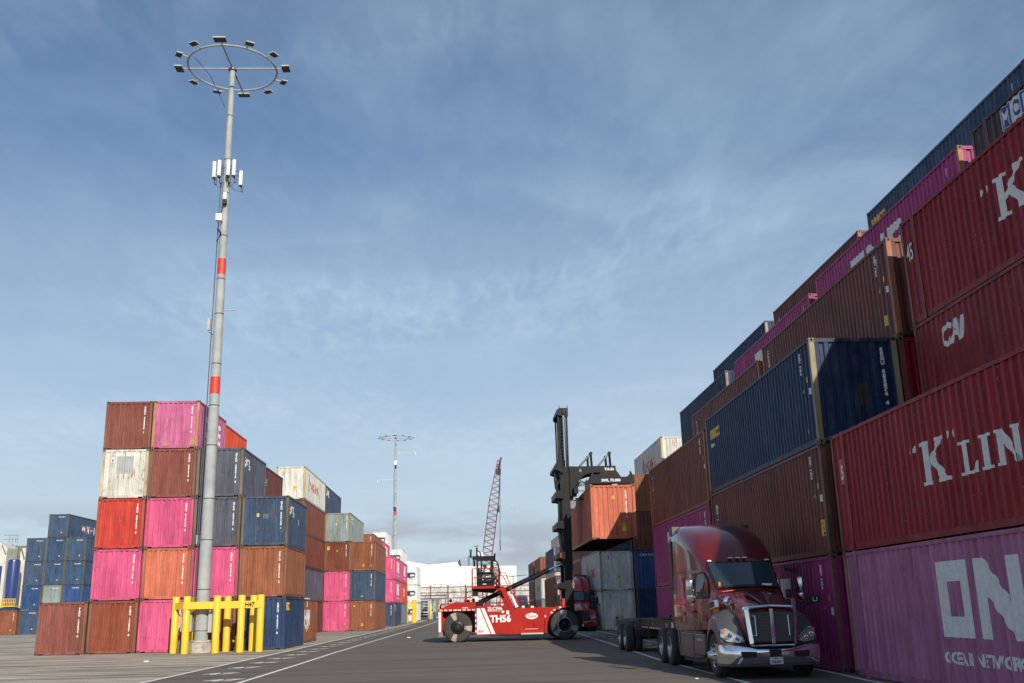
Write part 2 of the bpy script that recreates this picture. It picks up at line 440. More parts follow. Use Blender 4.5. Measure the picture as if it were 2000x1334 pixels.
def is_num(i):
    xs = [a for a, b in i[0]]; ys = [b for a, b in i[0]]
    return (max(xs)-min(xs)) < .3*(max(ys)-min(ys)) and i[2] in (WHITE, GREYP)
def container(x0, y0, z0, L, h, col, label, group, rust=.25, post=None, p45=False, whole=False, end=(), left=(), right=(), cast=True, dx=None, cat='shipping container', name='shipping_container'):
    c = PAL[col]; j = .93+.14*random.random(); c = tuple(min(1, a*j) for a in c)
    full = (*c, rust)
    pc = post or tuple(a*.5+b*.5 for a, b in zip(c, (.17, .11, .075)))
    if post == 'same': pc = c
    jx = random.uniform(-.012, .012) if dx is None else dx; loc = (x0+jx, y0+random.uniform(-.02, .02)*(0 if end is None else 1), z0)
    if whole:
        o = bpy.data.objects.new(name, m_whole(L, h)); COL.objects.link(o); o.location = loc; o.color = full
        return tag(o, label, cat, group)
    t = empty(name, loc, label, cat, group)
    def part(nm, me, colr, at=(0, 0, 0)):
        o = bpy.data.objects.new(nm, me); COL.objects.link(o); o.parent = t; o.location = at; o.color = colr; return o
    rc = tuple(a*.85+b*.15 for a, b in zip(c, (.12, .08, .06)))
    part('frame', m_frame(L, h, p45, not cast), (*rc, min(1, rust+.2)))
    for cx, sx in ((0, 1), (W, -1)):
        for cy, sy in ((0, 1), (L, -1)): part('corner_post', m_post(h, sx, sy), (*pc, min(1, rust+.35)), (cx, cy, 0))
    part('side_wall', m_side(L, h, p45, -1), full); part('side_wall', m_side(L, h, p45, 1), full)
    part('end_wall', m_end(h), full); part('doors', m_doors(L, h), full); part('roof', m_roof(L, h), full); part('underframe', m_floor(L), (.018, .014, .012, .3))
    if cast:
        cc = tuple(a*.35+b*.65 for a, b in zip(pc, (.10, .06, .045)))
        for cx, sx in ((0, 1), (W, -1)):
            for cy, sy in ((0, 1), (L, -1)):
                for z in (0, h-.118): part('corner_casting', m_cast(sx, sy, 0), (*cc, .6), (cx, cy, z))
    sp = side_prof(L, p45)
    for its, pln, pf, nm in ((list(end), end_plane, END_PROF, 'end'), (mirror_items(left), left_plane, sp, 'side'), (list(right), right_plane, sp, 'side')):
        small = [i for i in its if len(i[0]) > 8 and is_num(i)]; sticks = [i for i in its if i[2] in (YELLOWD, BLACK, GREYP)]
        rest = [i for i in its if i not in small and i not in sticks]
        for grp, nn, of in ((small, '_number', .003), (sticks, '_sticker', .0045), (rest, '_lettering', .003)):
            for cl in clusters(grp): decal(nm+nn, t, pln, pf, cl, off0=of)
    return t
# --- ready made marks ---------------------------------------------------
def vnum(s, size=.125, m=WHITE, bold=.009):
    """stacked characters, read downwards"""
    v, f = text2d('\n'.join(s), size, 1.0, bold, 1, .88, 'CENTER'); return v, f, m
def e_num(s, h, u=2.05, size=.128, m=WHITE, top=.30):
    v, f, mm = vnum(s, size, m); return (v, f, mm, u, h-top-size*.7)
def e_txt(s, u, v, size=.1, m=WHITE, sx=1., bold=.003):
    a, f = text2d(s, size, sx, bold); return (a, f, m, u, v)
def sq(u, v, w, h, m): a, f = rect(w, h); return (a, f, m, u, v)
def tri(u, v, s, m=None): return ([(0, 0), (s, 0), (s/2, s)], [(0, 1, 2)], m or YELLOWD, u, v)
def sticker(u, v, w=.26, h=.34): return [sq(u, v, w, h, YELLOWD), e_txt('CAUTION\n 9\'6"\nHIGH', u+.03, v+h-.08, .055, BLACK)]
def hazard(h, u0=.17, n=4):
    out = []
    for i in range(n): out.append(([(0, 0), (.05, 0), (.09, .055), (.04, .055)], [(0, 1, 2, 3)], YELLOWD, u0+i*.10, h-.10))
    return out
def hazard_ends(h): return []
def one_logo(u, v, S, sub=True, subsize=None):
    """four-square ONE lettering; S = height"""
    w = S*.90; t = S*.27; q = []
    O = [[(0, 0), (t, 0), (t, S), (0, S)], [(w-t, 0), (w, 0), (w, S), (w-t, S)], [(t, 0), (w-t, 0), (w-t, t), (t, t)], [(t, S-t), (w-t, S-t), (w-t, S), (t, S)]]
    nx = w+S*.17; nw = S*1.09
    Nn = [[(nx, 0), (nx+t, 0), (nx+t, S), (nx, S)], [(nx+nw-t, 0), (nx+nw, 0), (nx+nw, S), (nx+nw-t, S)]]
    Nd = [[(nx+t*.9, S), (nx+t, S*.55), (nx+nw-t*1.3, 0), (nx+nw-t*.9, 0), (nx+nw-t, S*.42), (nx+t*1.0, S)]]
    ex = nx+nw+S*.17; ew = S*.72; b = S*.21
    E_ = [[(ex, 0), (ex+t, 0), (ex+t, S), (ex, S)]]+[[(ex+t, y), (ex+ew, y), (ex+ew, y+b), (ex+t, y+b)] for y in (0, S*.395, S-b)]
    it = [(*quads2d(O+Nn+E_), WHITE, u, v), (*quads2d([[(nx+t, S*.52), (nx+nw-t, 0), (nx+nw-t, S*.46), (nx+t, S)]]), WHITE, u, v)]
    if sub:
        ss = subsize or S*.155
        a, f = text2d('OCEAN NETWORK EXPRESS', ss*1.38, 1.0, .008*S, 1.12); it.append((a, f, WHITE, u+.05, v-ss*2.2))
    return it
def serif(ch, S, tk=.20):
    """slab-serif capitals built from strokes, height S -> quads, advance"""
    t = S*tk; k = S*.085; q = []
    def stem(x, w=t, top=True, bot=True):
        q.append([(x, k if bot else 0), (x+w, k if bot else 0), (x+w, S-k if top else S), (x, S-k if top else S)])
        e = S*.085
        if bot: q.append([(x-e, 0), (x+w+e, 0), (x+w+e, k), (x-e, k)])
        if top: q.append([(x-e, S-k), (x+w+e, S-k), (x+w+e, S), (x-e, S)])
    e = S*.085; x = e
    if ch == 'K':
        stem(x); q.append([(x+t, S*.36), (x+t, S*.52), (x+t+S*.36, S-k), (x+t+S*.52, S-k)]); q.append([(x+t+S*.07, S*.52), (x+t+S*.20, S*.63), (x+t+S*.62, k), (x+t+S*.36, k)])
        q.append([(x+t+S*.30, 0), (x+t+S*.70, 0), (x+t+S*.70, k), (x+t+S*.30, k)]); q.append([(x+t+S*.28, S-k), (x+t+S*.62, S-k), (x+t+S*.62, S), (x+t+S*.28, S)]); return q, x+t+S*.80
    if ch == 'L':
        stem(x); q.append([(x+t+e, 0), (x+S*.62, 0), (x+S*.62, k*1.3), (x+t+e, k*1.1)]); q.append([(x+S*.52, k*1.3), (x+S*.62, k*1.3), (x+S*.64, S*.34), (x+S*.60, S*.34)]); return q, x+S*.78
    if ch == 'I': stem(x); return q, x+t+e+S*.15
    if ch == 'N':
        stem(x, t*.55); w = S*.62; stem(x+w, t*.55, True, False); q.append([(x, S-k*.5), (x+t*.9, S), (x+w+t*.55, 0), (x+w-t*.1, 0)]); return q, x+w+t*.55+e+S*.15
    if ch == 'E':
        stem(x)
        for y in (0, S*.46, S-k*1.2): q.append([(x+t, y), (x+S*(.56 if y != S*.46 else .42), y), (x+S*(.56 if y != S*.46 else .42), y+k*1.2), (x+t, y+k*1.2)])
        q.append([(x+S*.50, k), (x+S*.56, k), (x+S*.58, S*.30), (x+S*.55, S*.30)]); q.append([(x+S*.50, S*.72), (x+S*.56, S*.72), (x+S*.56, S-k), (x+S*.50, S-k)]); return q, x+S*.70
def kline(u, v, S):
    return [([(a*1.36, b) for a, b in v2], f, m, x*1.36, y) for v2, f, m, x, y in kline0(0, v, S)]
def kline0(u, v, S):
    it = []; x = 0
    for mrk in (0,):
        for dx_ in (0, S*.17): it.append(([(0, S*.0), (S*.07, 0), (S*.10, S*.10), (S*.07, S*.17), (S*.03, S*.14), (0, S*.07)], [(0, 1, 2, 3, 4, 5)], WHITE, u-S*.42+dx_, v+S*.83))
    q, a = serif('K', S); it.append((*quads2d(q[:3]), WHITE, u, v)); it.append((*quads2d(q[3:4]), WHITE, u, v)); it.append((*quads2d(q[4:]), WHITE, u, v)); x += a
    for dx_ in (0, S*.15): it.append(([(0, 0), (S*.05, S*.05), (S*.08, S*.16), (S*.02, S*.2), (-S*.03, S*.12)], [(0, 1, 2, 3, 4)], WHITE, u+x-S*.02+dx_, v+S*.86))
    x += S*.28
    for ch in 'LINE':
        q, a = serif(ch, S*.72, .27); it.append((*quads2d(q[:3]), WHITE, u+x, v+S*.0))
        if q[3:]: it.append((*quads2d(q[3:]), WHITE, u+x, v+S*.0))
        x += a+S*.03
    return it
def mol(u, v, S):
    it = [sq(u-.02, v-.02, S*2.6+.04, S+.04, WHITE), sq(u, v, S*.86, S, BLUEL), sq(u+S*.86, v, S*.86, S, WHITE), sq(u+S*1.72, v, S*.86, S, BLUEL)]
    a, f = text2d('M', S*.98, .85, .03); it.append((a, f, WHITE, u+S*.06, v+S*.16))
    a, f = text2d('O', S*.98, .85, .03); it.append((a, f, BLUEL, u+S*.98, v+S*.16))
    a, f = text2d('L', S*.98, .95, .03); it.append((a, f, WHITE, u+S*1.84, v+S*.16)); return it
def ym(u, v, S):
    it = [sq(u, v-S*.15, S*.42, S*1.5, REDL), sq(u+S*.12, v+S*.5, S*.30, S*.55, BLUEL)]
    a, f = text2d('YANG MING', S*1.15, .82, .02); it.append((a, f, REDL, u+S*.65, v)); return it
def ymbadge(u, v, s=.26):
    return [sq(u, v, s, s*1.3, REDL), sq(u+.03, v+.03, s-.06, s*1.3-.06, WHITE), ([(s*.2, s*1.05), (s*.4, s*1.05), (s*.5, s*.8), (s*.6, s*1.05), (s*.8, s*1.05), (s*.62, s*.62), (s*.62, s*.2), (s*.38, s*.2), (s*.38, s*.62)], [(0, 1, 2, 8), (2, 3, 4, 5, 8), (5, 6, 7, 8)], BLUEL, u, v)]
def nyk(u, v, S):
    S *= 1.35; v -= .1
    it = [sq(u, v, S*.5, S*.28, WHITE), sq(u, v+S*.30, S*.42, S*.14, REDL), sq(u+.02, v+S*.46, S*.4, S*.14, WHITE), sq(u+.03, v+S*.62, S*.35, S*.14, REDL), sq(u+.04, v+S*.78, S*.3, S*.18, WHITE)]
    a, f = text2d('NYK', S*.82, .95, .022); it.append((a, f, WHITE, u+S*.75, v+S*.22)); a, f = text2d('LINE', S*.36, 1.0, .006); it.append((a, f, WHITE, u+S*1.7, v-S*.1)); return it
def wanhai(u, v, S):
    a, f = text2d('W N H I', S*1.1, .9, .015); it = [(a, f, WHITE, u, v)]
    a, f = text2d('A', S*1.1, .9, .03); it += [(a, f, REDL, u+S*1.02, v), (a, f, REDL, u+S*3.55, v)]
    return it
def hmm(u, v, S):
    it = [sq(u, v+S*1.75, S*1.8, S*.14, WHITE), sq(u+S*.75, v+S*1.35, S*.25, S*.35, WHITE)]
    a, f = text2d('HMM', S*1.25, .75, .04); it.append((a, f, WHITE, u-S*.05, v+S*.3))
    for k, d in ((.35, .25), (.9, .4), (1.4, .25)): it.append(([(0, 0), (S*.14, 0), (S*.14, -S*d), (S*.05, -S*d)], [(0, 1, 2, 3)], WHITE, u+S*k, v+S*.3))
    return it
ORD = ['', 'on the ground', 'second level', 'third level', 'fourth level', 'fifth level', 'sixth level']
# ---------------------------------------------------------------- ground
def ground():
    def sheet(name, x0, x1, y0, y1, z, m):
        mb = MB(); mb.poly([(x0, y0, z), (x1, y0, z), (x1, y1, z), (x0, y1, z)], [(0, 1, 2, 3)], m); o = mb.build(name); return tag(o, kind='structure')
    def road_mat(name, base, light, dark, sc, streak):
        m, nt, b = nodes_mat(name); N, Lk = nt.nodes, nt.links; tc = N.new('ShaderNodeTexCoord')
        def noise(s, scl, d, ro=.6, rot=0):
            mp = N.new('ShaderNodeMapping'); mp.inputs['Scale'].default_value = scl; mp.inputs['Rotation'].default_value = (0, 0, R(rot)); Lk.new(tc.outputs['Object'], mp.inputs[0])
            n = N.new('ShaderNodeTexNoise'); n.inputs['Scale'].default_value = s; n.inputs['Detail'].default_value = d; n.inputs['Roughness'].default_value = ro; Lk.new(mp.outputs[0], n.inputs['Vector']); return n.outputs['Fac']
        def mr(v, a, c, d=0., e=1.):
            x = N.new('ShaderNodeMapRange'); Lk.new(v, x.inputs['Value'])
            for k, q in (('From Min', a), ('From Max', c), ('To Min', d), ('To Max', e)): x.inputs[k].default_value = q
            return x.outputs[0]
        def mix(f, a, c, mode='MIX'):
            x = N.new('ShaderNodeMixRGB'); x.blend_type = mode
            for i, v in enumerate((f, a, c)):
                if isinstance(v, (int, float)): x.inputs[i].default_value = v
                elif isinstance(v, tuple): x.inputs[i].default_value = (*v, 1)
                else: Lk.new(v, x.inputs[i])
            return x.outputs[0]
        c = mix(mr(noise(.22, (1, 1, 1), 5), .35, .7), base, light)
        c = mix(mr(noise(60, (1, 1, 1), 3, .8), .3, .75, 0, .55), c, dark)
        c = mix(mr(noise(9, (1, 1, 1), 6, .8), .62, .75, 0, .35), c, light)
        for s, rot, k in streak:
            c = mix(mr(noise(s, (.10, 1.6, 1), 5, .65, rot), .50, .61, 0, k), c, dark)
        c = mix(mr(noise(1.2, (1, 1, 1), 8, .7), .66, .74, 0, .6), c, dark)
        c = mix(mr(noise(3.5, (1, 1, 1), 5, .8), .60, .70, 0, .35), c, dark)
        c = mix(mr(noise(14, (1, 1, 1), 2, .8), .72, .76, 0, .45), c, light)
        Lk.new(c, b.inputs['Base Color']); b.inputs['Roughness'].default_value = .85; b.inputs['Specular IOR Level'].default_value = .25
        bp = N.new('ShaderNodeBump'); bp.inputs['Strength'].default_value = .5; bp.inputs['Distance'].default_value = .01; Lk.new(noise(70, (1, 1, 1), 3), bp.inputs['Height']); Lk.new(bp.outputs[0], b.inputs['Normal'])
        return m
    asph = road_mat('asphalt', (.185, .155, .128), (.215, .185, .155), (.08, .068, .058), 1, [(.5, 4, .42), (1.4, -5, .38), (3.3, 2, .22)])
    conc = road_mat('worn_concrete', (.66, .57, .44), (.78, .70, .56), (.13, .115, .10), 1, [(.30, 6, .5), (.8, -4, .85), (1.9, 3, .9), (4.5, -2, .65)])
    sheet('ground', -700, 700, -300, 1500, 0, asph)
    mb = MB()
    # lighter apron left of the first line (its edge follows the line)
    edge = LINE1
    pts = [(-140, 10, .004)]+[(x, y, .004) for x, y in edge]+[(-140, 175, .004)]
    mb.poly(pts, [tuple(range(len(pts)))], conc); tag(mb.build('apron_pavement'), kind='structure')
    line = mat('line_paint', (.80, .79, .74), .7, var=.12, scale=5, dirt=.45, dirtcol=(.15, .14, .13))
    slot = mat('slot_number_paint', (.78, .77, .73), .7, var=.10, scale=7, dirt=.35, dirtcol=(.2, .19, .17))
    def stripe(name, pts, w):
        mb = MB(); v = []
        for i, (x, y) in enumerate(pts):
            v += [(x-w/2, y, .008), (x+w/2, y, .008)]
        mb.poly(v, [(2*i, 2*i+1, 2*i+3, 2*i+2) for i in range(len(pts)-1)], line); tag(mb.build(name), kind='structure')
    stripe('lane_line', LINE1, .17); stripe('lane_line', LINE2, .15)
    stripe('lane_line', [(6.30, 10), (6.30, 24.5), (6.26, 34), (6.72, 47.6), (7.3, 66), (7.7, 90), (8.0, 130)], .13)
    stripe('lane_line', [(8.7, 12), (8.95, 23), (9.2, 27), (8.95, 38), (8.95, 60), (9.25, 72), (9.3, 110)], .12)
    # short ripples of paint between the two left lines: worn slot numbers
    mb = MB(); k = 0
    y = 29.4
    while y < 125:
        x0 = -7.35 if y < 31 else -8.2+(y-33)*.011
        s = 'H%02d' % (40+k % 10); k += 1
        v, f = text2d('47', 1.0, .95, .05)
        mb.poly([(x0+a*1.05, y+b*1.05-.3, .0082) for a, b in v], f, slot); y += 3.23
    tag(mb.build('slot_numbers', fix=False), kind='structure')
    mb = MB(); y = 40
    while y < 100:
        v, f = text2d('47', 1.0, .95, .05)
        mb.poly([(7.55+a*.9, y+b*.9, .0082) for a, b in v], f, slot); y += 3.2
    tag(mb.build('slot_numbers', fix=False), kind='structure')
    # arc of old paint under the parked truck
    mb = MB(); pts = [(6.6+1.0*t, 25.15-.25*math.sin(t*math.pi), .0085) for t in [i/12 for i in range(25)] if t <= 1.6]
    v = []
    for p in pts: v += [p, (p[0], p[1]+.10, p[2])]
    mb.poly(v, [(2*i, 2*i+1, 2*i+3, 2*i+2) for i in range(len(pts)-1)], line); tag(mb.build('old_paint_arc'), kind='structure')
    # litter
    lit = mat('litter_white', (.75, .75, .72), .6)
    for i, (x, y, s, lb) in enumerate(((-13.0, 42.5, .10, 'white scrap of litter on the pale apron before the lamp post guard'), (-3.9, 68, .12, 'white scrap of litter on the road left of the red lift truck'), (1.0, 24.6, .05, 'tiny white scrap of litter on the sunlit road in front'), (5.5, 24.9, .05, 'white scrap of litter by the front wheel of the parked truck'))):
        mb = MB(); mb.prism([(-s, -.4*s), (s*.2, -s*.6), (s, 0), (s*.3, s*.7), (-s*.7, s*.5)], 'z', 0, s*.45, lit)
        o = mb.build('paper_scrap', bev=.01); o.location = (x, y, .006); tag(o, lb, 'litter', 'scraps of litter on the ground')
LINE1 = [(-9.2, 10), (-9.05, 28), (-8.95, 35.7), (-8.64, 52.6), (-8.54, 65.6), (-8.09, 88.8), (-7.45, 129.5), (-7.1, 175)]
LINE2 = [(-6.2, 10), (-6.13, 28.4), (-6.03, 36.8), (-6.0, 47), (-5.68, 66.8), (-5.3, 90), (-4.93, 118), (-4.6, 170)]
ground()
# ---------------------------------------------------------------- container yard
CW = {'umber': 'chocolate brown', 'lilac': 'faded lilac pink', 'deepnavy': 'deep navy', 'rose': 'dusty reddish brown', 'rust': 'rust brown', 'brown': 'brown', 'choc': 'dark brown', 'tan': 'orange brown', 'pink': 'bright pink', 'pinkw': 'weathered pink', 'magenta': 'magenta pink', 'orange': 'orange', 'salmon': 'orange red',
      'red': 'red', 'wine': 'dark red', 'wine2': 'wine red', 'redorange': 'bright red', 'white': 'rust stained white', 'reefer': 'white refrigerated', 'navy': 'navy blue', 'navyg': 'faded navy', 'steel': 'steel blue', 'blue': 'deep blue', 'blued': 'dark blue', 'blueg': 'blue grey', 'grey': 'grey', 'greyl': 'pale grey', 'slate': 'slate grey', 'mol': 'dark brown black', 'ymgrey': 'greyish white'}
POS = ['', 'bottom', 'second up', 'third up', 'fourth up', 'fifth up', 'sixth up']
def stack(x0, y0, L, items, place, group):
    z = 0; out = []
    for i, it in enumerate(items):
        if it is None: z += items_h; continue
        h, col, kw = it; kw = dict(kw); note = kw.pop('note', ''); items_h = h
        lab = f"{CW[col]} container{' ' if note else ''}{note}, {POS[i+1]} {place}"
        out.append(container(x0+kw.pop('ox', 0), y0+kw.pop('oy', 0), z, L, h, col, lab, group, **kw)); z += h+.004
    return out
HID = dict(whole=True)
gA = 'containers stacked at the front of the left yard'; gL = 'containers stacked farther back in the left yard'; gR = 'containers stacked along the right side of the road'; gB = 'blue containers stacked far off at the left'
YA, LA = 52.93, 6.058
N1 = ['FAMU 186242 0', 'FAIU 175247 8', 'ONEU 710832 6', 'CSNU 816395 7']
def nums(s, h, **k): return [e_num(s, h, **k)]
# left yard, nearest row: five columns of twenty-foot boxes
stack(-21.77, YA, LA, [(H, 'rose', dict(end=nums('FAMU 186242 0', H)))], 'of the leftmost near column', gA)
stack(-19.24, YA, LA, [(H, 'rust', dict(end=nums('FAMU 172847 8', H))), (H, 'pink', dict(end=nums('ONEU 029105 6', H), post='same', rust=.05)), (H, 'red', dict(end=nums('TEMU 081706 5', H, size=.135))),
    (H, 'white', dict(rust=.95, note='with grey patch', post=(.50, .40, .28), end=[sq(.78, 1.30, .86, .92, GREYP), sq(.44, 1.85, .28, .36, mat('lettering_orange', (.70, .22, .06), .6)), sq(.47, 1.88, .22, .30, WHITE), *ymbadge(.46, 1.87, .20)[2:], e_num('TGHU 301725', H, u=1.98, m=GREYP), sq(.42, .40, .28, .35, mat('patch_beige', (.50, .47, .38), .7))])),
    (H, 'umber', dict(end=nums('CAXU 720845 1', H)))], 'in second near column from the left', gA)
stack(-16.73, YA, LA, [(H, 'pink', dict(post='same', rust=.05, end=nums('ONEU 041752 3', H))), (H, 'salmon', dict(end=nums('CRSU 147256 8', H, size=.135), rust=.35)), (H, 'pink', dict(post='same', rust=.05, end=nums('ONEU 018264 6', H))), (H, 'umber', dict(end=nums('CAXU 657213 2', H), rust=.2)),
    (H, 'pinkw', dict(note='with tan repair patches', rust=.5, post=(.50, .22, .14), end=[e_num('ONEU 006187 6', H), sq(.60, .16, .2, .28, mat('patch_tan', (.45, .24, .13), .7)), sq(2.0, .16, .28, .42, mat('patch_tan', (.45, .24, .13), .7))], right=one_logo(1.35, .85, 1.15)))], 'in near column behind the lamp post', gA)
stack(-14.27, YA, LA, [(H, 'rose', dict(end=nums('TEXU 450127 2', H)+[e_txt('TEX', .5, 1.75, .34, bold=.02)])), (H, 'pink', dict(end=nums('ONEU 073518 8', H), rust=.1)), (H, 'navyg', dict(end=nums('NYKU 386107 2', H)+[sq(.8, 1.45, .11, .16, YELLOWD), sq(.1, .12, .5, .5, GREYP)], post=(.13, .11, .09))),
    (H, 'navyg', dict(note='with dents', end=nums('NYKU 382915 8', H, size=.14)+[sq(.75, 1.4, .12, .18, YELLOWD)], post=(.17, .14, .10), right=nyk(.45, 1.75, .42)+[e_num('3820', H, u=3.0, size=.09, top=1.2)]))], 'in near column right of the lamp post', gA)
stack(-11.79, YA, LA, [(H, 'deepnavy', dict(end=nums('EMCU 218401 8', H, size=.135), right=[e_txt('EMC', .40, 1.95, .50, GOLD, sx=.9, bold=.03)], post='same', rust=.1)), (H, 'tan', dict(end=nums('CAIU 286175 2', H, size=.14), rust=.3)), (H, 'steel', dict(end=nums('NYKU 356148 9', H, size=.13)+[sq(.78, 1.5, .12, .18, YELLOWD), sq(1.1, 1.4, .3, .25, mat('patch_blue', (.10, .13, .18), .6))], post=(.13, .11, .09), right=nyk(.45, 1.75, .42)+[e_num('3561', H, u=3.4, size=.09, top=1.0)]))], 'in near column beside the painted road line', gA)
# second row of twenty-foot boxes
stack(-17.0, 59.8, LA, [(H, 'rust', HID), (H, 'rose', HID), (H, 'tan', HID), (H, 'choc', HID), (H, 'redorange', dict(rust=.1, post='same', right=[e_txt('LARA', 1.0, .55, .5, bold=.02)]))], 'in row behind the lamp post column', gA)
stack(-14.5, 59.75, LA, [(H, 'rust', HID), (H, 'navy', HID), (H, 'tan', HID), (H, 'choc', dict(note='with green logo', right=[sq(.5, 1.7, .5, .18, mat('lettering_green', (.05, .35, .12), .5)), e_txt('TS', .5, 1.45, .3, bold=.01)]))], 'in row behind the navy column', gA)
stack(-12.26, 61.3, LA, [(H, 'tan', dict(note='with white letters', right=hmm(1.1, .75, 1.0), rust=.2))], 'behind the navy box by the road line', gA)
# forty-foot blocks farther back
L40 = 12.192
hC = 2.74
stack(-16.0, 84.0, L40, [(hC, 'choc', {}), (hC, 'navyg', dict(right=[e_txt('CAI', .4, 2.1, .3, GOLD)])), (hC, 'brown', dict(right=[*sticker(.4, 1.9), ])), (hC, 'brown', dict(right=[*sticker(.5, 2.1, .2, .28)])), (2.75, 'white', dict(rust=.45, note='with red lettering', post=(.50, .38, .22), end=[*ymbadge(.45, 2.0), tri(1.45, 2.1, .2), *sticker(1.45, .75), e_num('YMLU 48', hC)], right=ym(2.2, 1.05, .95)+[e_txt('YML', 1.9, 2.2, .2, REDL)]))], 'between the near and middle left blocks', gL)
stack(-16.06, 96.8, L40, [(hC, 'tan', {}), (hC, 'rust', {}), (hC, 'rust', {}), (hC, 'tan', {}), (hC, 'navy', dict(right=nyk(.9, 1.9, .55), post=(.12, .12, .12)))], 'in left column of the middle left block', gL)
stack(-13.58, 96.8, L40, [(hC, 'pink', dict(end=nums('ONEU 92178', hC)+[tri(1.95, .62, .16)], post='same', rust=.05)), (hC, 'pink', dict(end=nums('ONEU 61820', hC)+[tri(1.95, .62, .16)], post='same', rust=.05)), (hC, 'brown', dict(end=nums('GESU 41809', hC)+[*sticker(.25, 2.0, .24, .34), tri(1.1, 1.85, .18)])), (hC, 'grey', dict(rust=.5, post=(.25, .22, .15), end=nums('NYKU 48155', hC)+[sq(1.0, 1.6, .14, .16, YELLOWD)], right=nyk(.6, 1.9, .5)))], 'in centre column of the middle left block', gL)
stack(-11.16, 96.8, L40, [(hC, 'tan', dict(end=nums('TRHU 41182', hC)+[tri(.4, 2.2, .17), *sticker(1.15, .45, .2, .26)])), (hC, 'steel', dict(end=nums('CMAU 47180', hC)+[tri(1.1, .35, .18)], right=[e_txt('20', .5, 2.0, .35, GOLD)])), (hC, 'tan', dict(end=nums('TCNU 27416', hC)+[*sticker(1.2, .4, .18, .22), tri(1.95, .4, .15)], right=[e_num('2741', hC, u=.9, size=.10)]))], 'in right column of the middle left block', gL)
hD = 2.64
stack(-13.4, 119, L40, [(hD, 'rust', HID), (hD, 'choc', HID), (hD, 'tan', HID), (hD, 'tan', dict(end=nums('TCNU 27', hD)))], 'in column behind the middle left block', gL)
stack(-10.92, 119, L40, [(hD, 'navy', dict(end=nums('NYKU 52816', hD), right=nyk(.6, 1.9, .5))), (hD, 'pink', dict(end=nums('ONEU 60155', hD), right=one_logo(4.0, .9, 1.3), post='same')), (hD, 'pink', dict(end=nums('ONEU 61820', hD), right=one_logo(4.0, .9, 1.3), post='same'))], 'in far left column at the painted line', gL)
stack(-13.4, 131.6, L40, [(hD, 'rust', HID), (hD, 'choc', HID), (hD, 'tan', HID), (hD, 'pink', dict(right=one_logo(4.0, .9, 1.3), post='same'))], 'in column behind and above the far pink boxes', gL)
stack(-10.9, 131.6, L40, [(hD, 'slate', {}), (hD, 'redorange', dict(note='with white letters', right=[e_txt('TEX', 3.0, .9, 1.4, sx=1.2, bold=.03)])), (hD, 'pink', dict(right=one_logo(4.0, .9, 1.3), post='same'))], 'in farthest column before the yellow guard posts', gL)
# blue stack far left
wh = lambda: dict(end=[e_txt('WHLU 52813', 1.15, HC-.42, .14, bold=.006), tri(1.55, .55, .20), *hazard(HC, .2, 2), *hazard(HC, 1.85, 2)], rust=.25, post=(.10, .10, .09))
pl = ['in left column of the far blue stack', 'in middle column of the far blue stack', 'in right column of the far blue stack']
for k, (xx, cols) in enumerate(((-54.9, ['steel', 'blue', 'steel', 'steel']), (-52.44, ['steel', 'grey', 'blueg', 'blueg', 'steel']), (-49.98, ['blue', 'blue', 'blueg', 'steel']))):
    its = [(HC, c, wh()) for c in cols]
    if k == 1: its[0] = (HC, 'blue', HID); its[4][2]['right'] = wanhai(4.6, .9, 1.25)
    if k == 2: its[0] = (HC, 'blue', HID)
    stack(xx, 128.0, L40, its, pl[k], gB)
stack(-57.45, 127.6, L40, [(HC, 'tan', dict(end=[e_num('CSNU 416', HC), *sticker(.4, .4, .2, .2), tri(1.7, .5, .18)]))], 'beside the far blue stack', gB)
stack(-59.95, 127.6, L40, [(HC, 'tan', dict(end=[e_num('CSNU 528', HC)]))], 'at the far left picture edge', gB)
# ---- right side, terraced rows
def ymend(h, n): return [*ymbadge(.55, h-.62, .28), tri(1.15, h-.55, .2), e_num(n, h, u=1.95), *sticker(1.25, .75, .22, .3)]
def lnum(L, u, s, h, size=.10, dv=.25): v, f, m = vnum(s, size); return (v, f, m, u, h-dv-size)
def near_marks(h):  # marks on the side near the camera end
    return [lnum(0, .95, '42C1 86G0', h, .08, .2), lnum(0, .55, 'SEGU 585874', h, .08, .4), tri(.95, h-1.35, .16), sq(.52, h-1.15, .09, .15, YELLOWD), sq(.42, h-1.5, .12, .18, WHITE)]
L45 = 13.716; YN = 24.65-L45
stack(9.3, YN, L45, [(HC, 'lilac', dict(note='with huge white letters', p45=True, rust=.45, post=(.36, .17, .13), left=one_logo(19.85-YN, 1.02, 1.43), ox=.0)),
   (HC, 'wine', dict(note='with white serif letters', p45=True, rust=.2, left=LM(19.85-YN, kline(0, 1.06, .88))+[sq(24.25-YN, 1.62, .36, .62, REDL), e_txt('5', 24.20-YN, 1.75, .46, sx=.8, bold=.015)]))], 'in near right stack at picture edge', gR)
stack(11.86, YN, L45, [(HC, 'rust', HID), (HC, 'choc', HID), (HC, 'wine2', dict(note='with white slanted letters', rust=.2, cast=True, end=(), left=[(*text2d('CAI', .74, .95, .03, shear=.25), WHITE, 23.35-YN, 1.97)])),
   (HC, 'wine', dict(note='with white serif letters', p45=True, rust=.2, left=LM(19.98-YN, kline(0, 1.08, 1.0))+[e_txt('45', 24.48-YN, 1.74, .64, sx=.60, bold=.01)]))], 'in second terrace near the picture edge', gR)
stack(14.4, YN+.25, L45, [(HC, 'rust', HID), (HC, 'choc', HID), (HC, 'rust', HID), (HC, 'navy', HID), (HC, 'mol', dict(note='with blue logo', p45=True, rust=.3, left=LM(23.41-YN-.25, mol(0, 2.15, .58))))], 'in third terrace at the upper right', gR)
YB = 25.62; k12 = L40
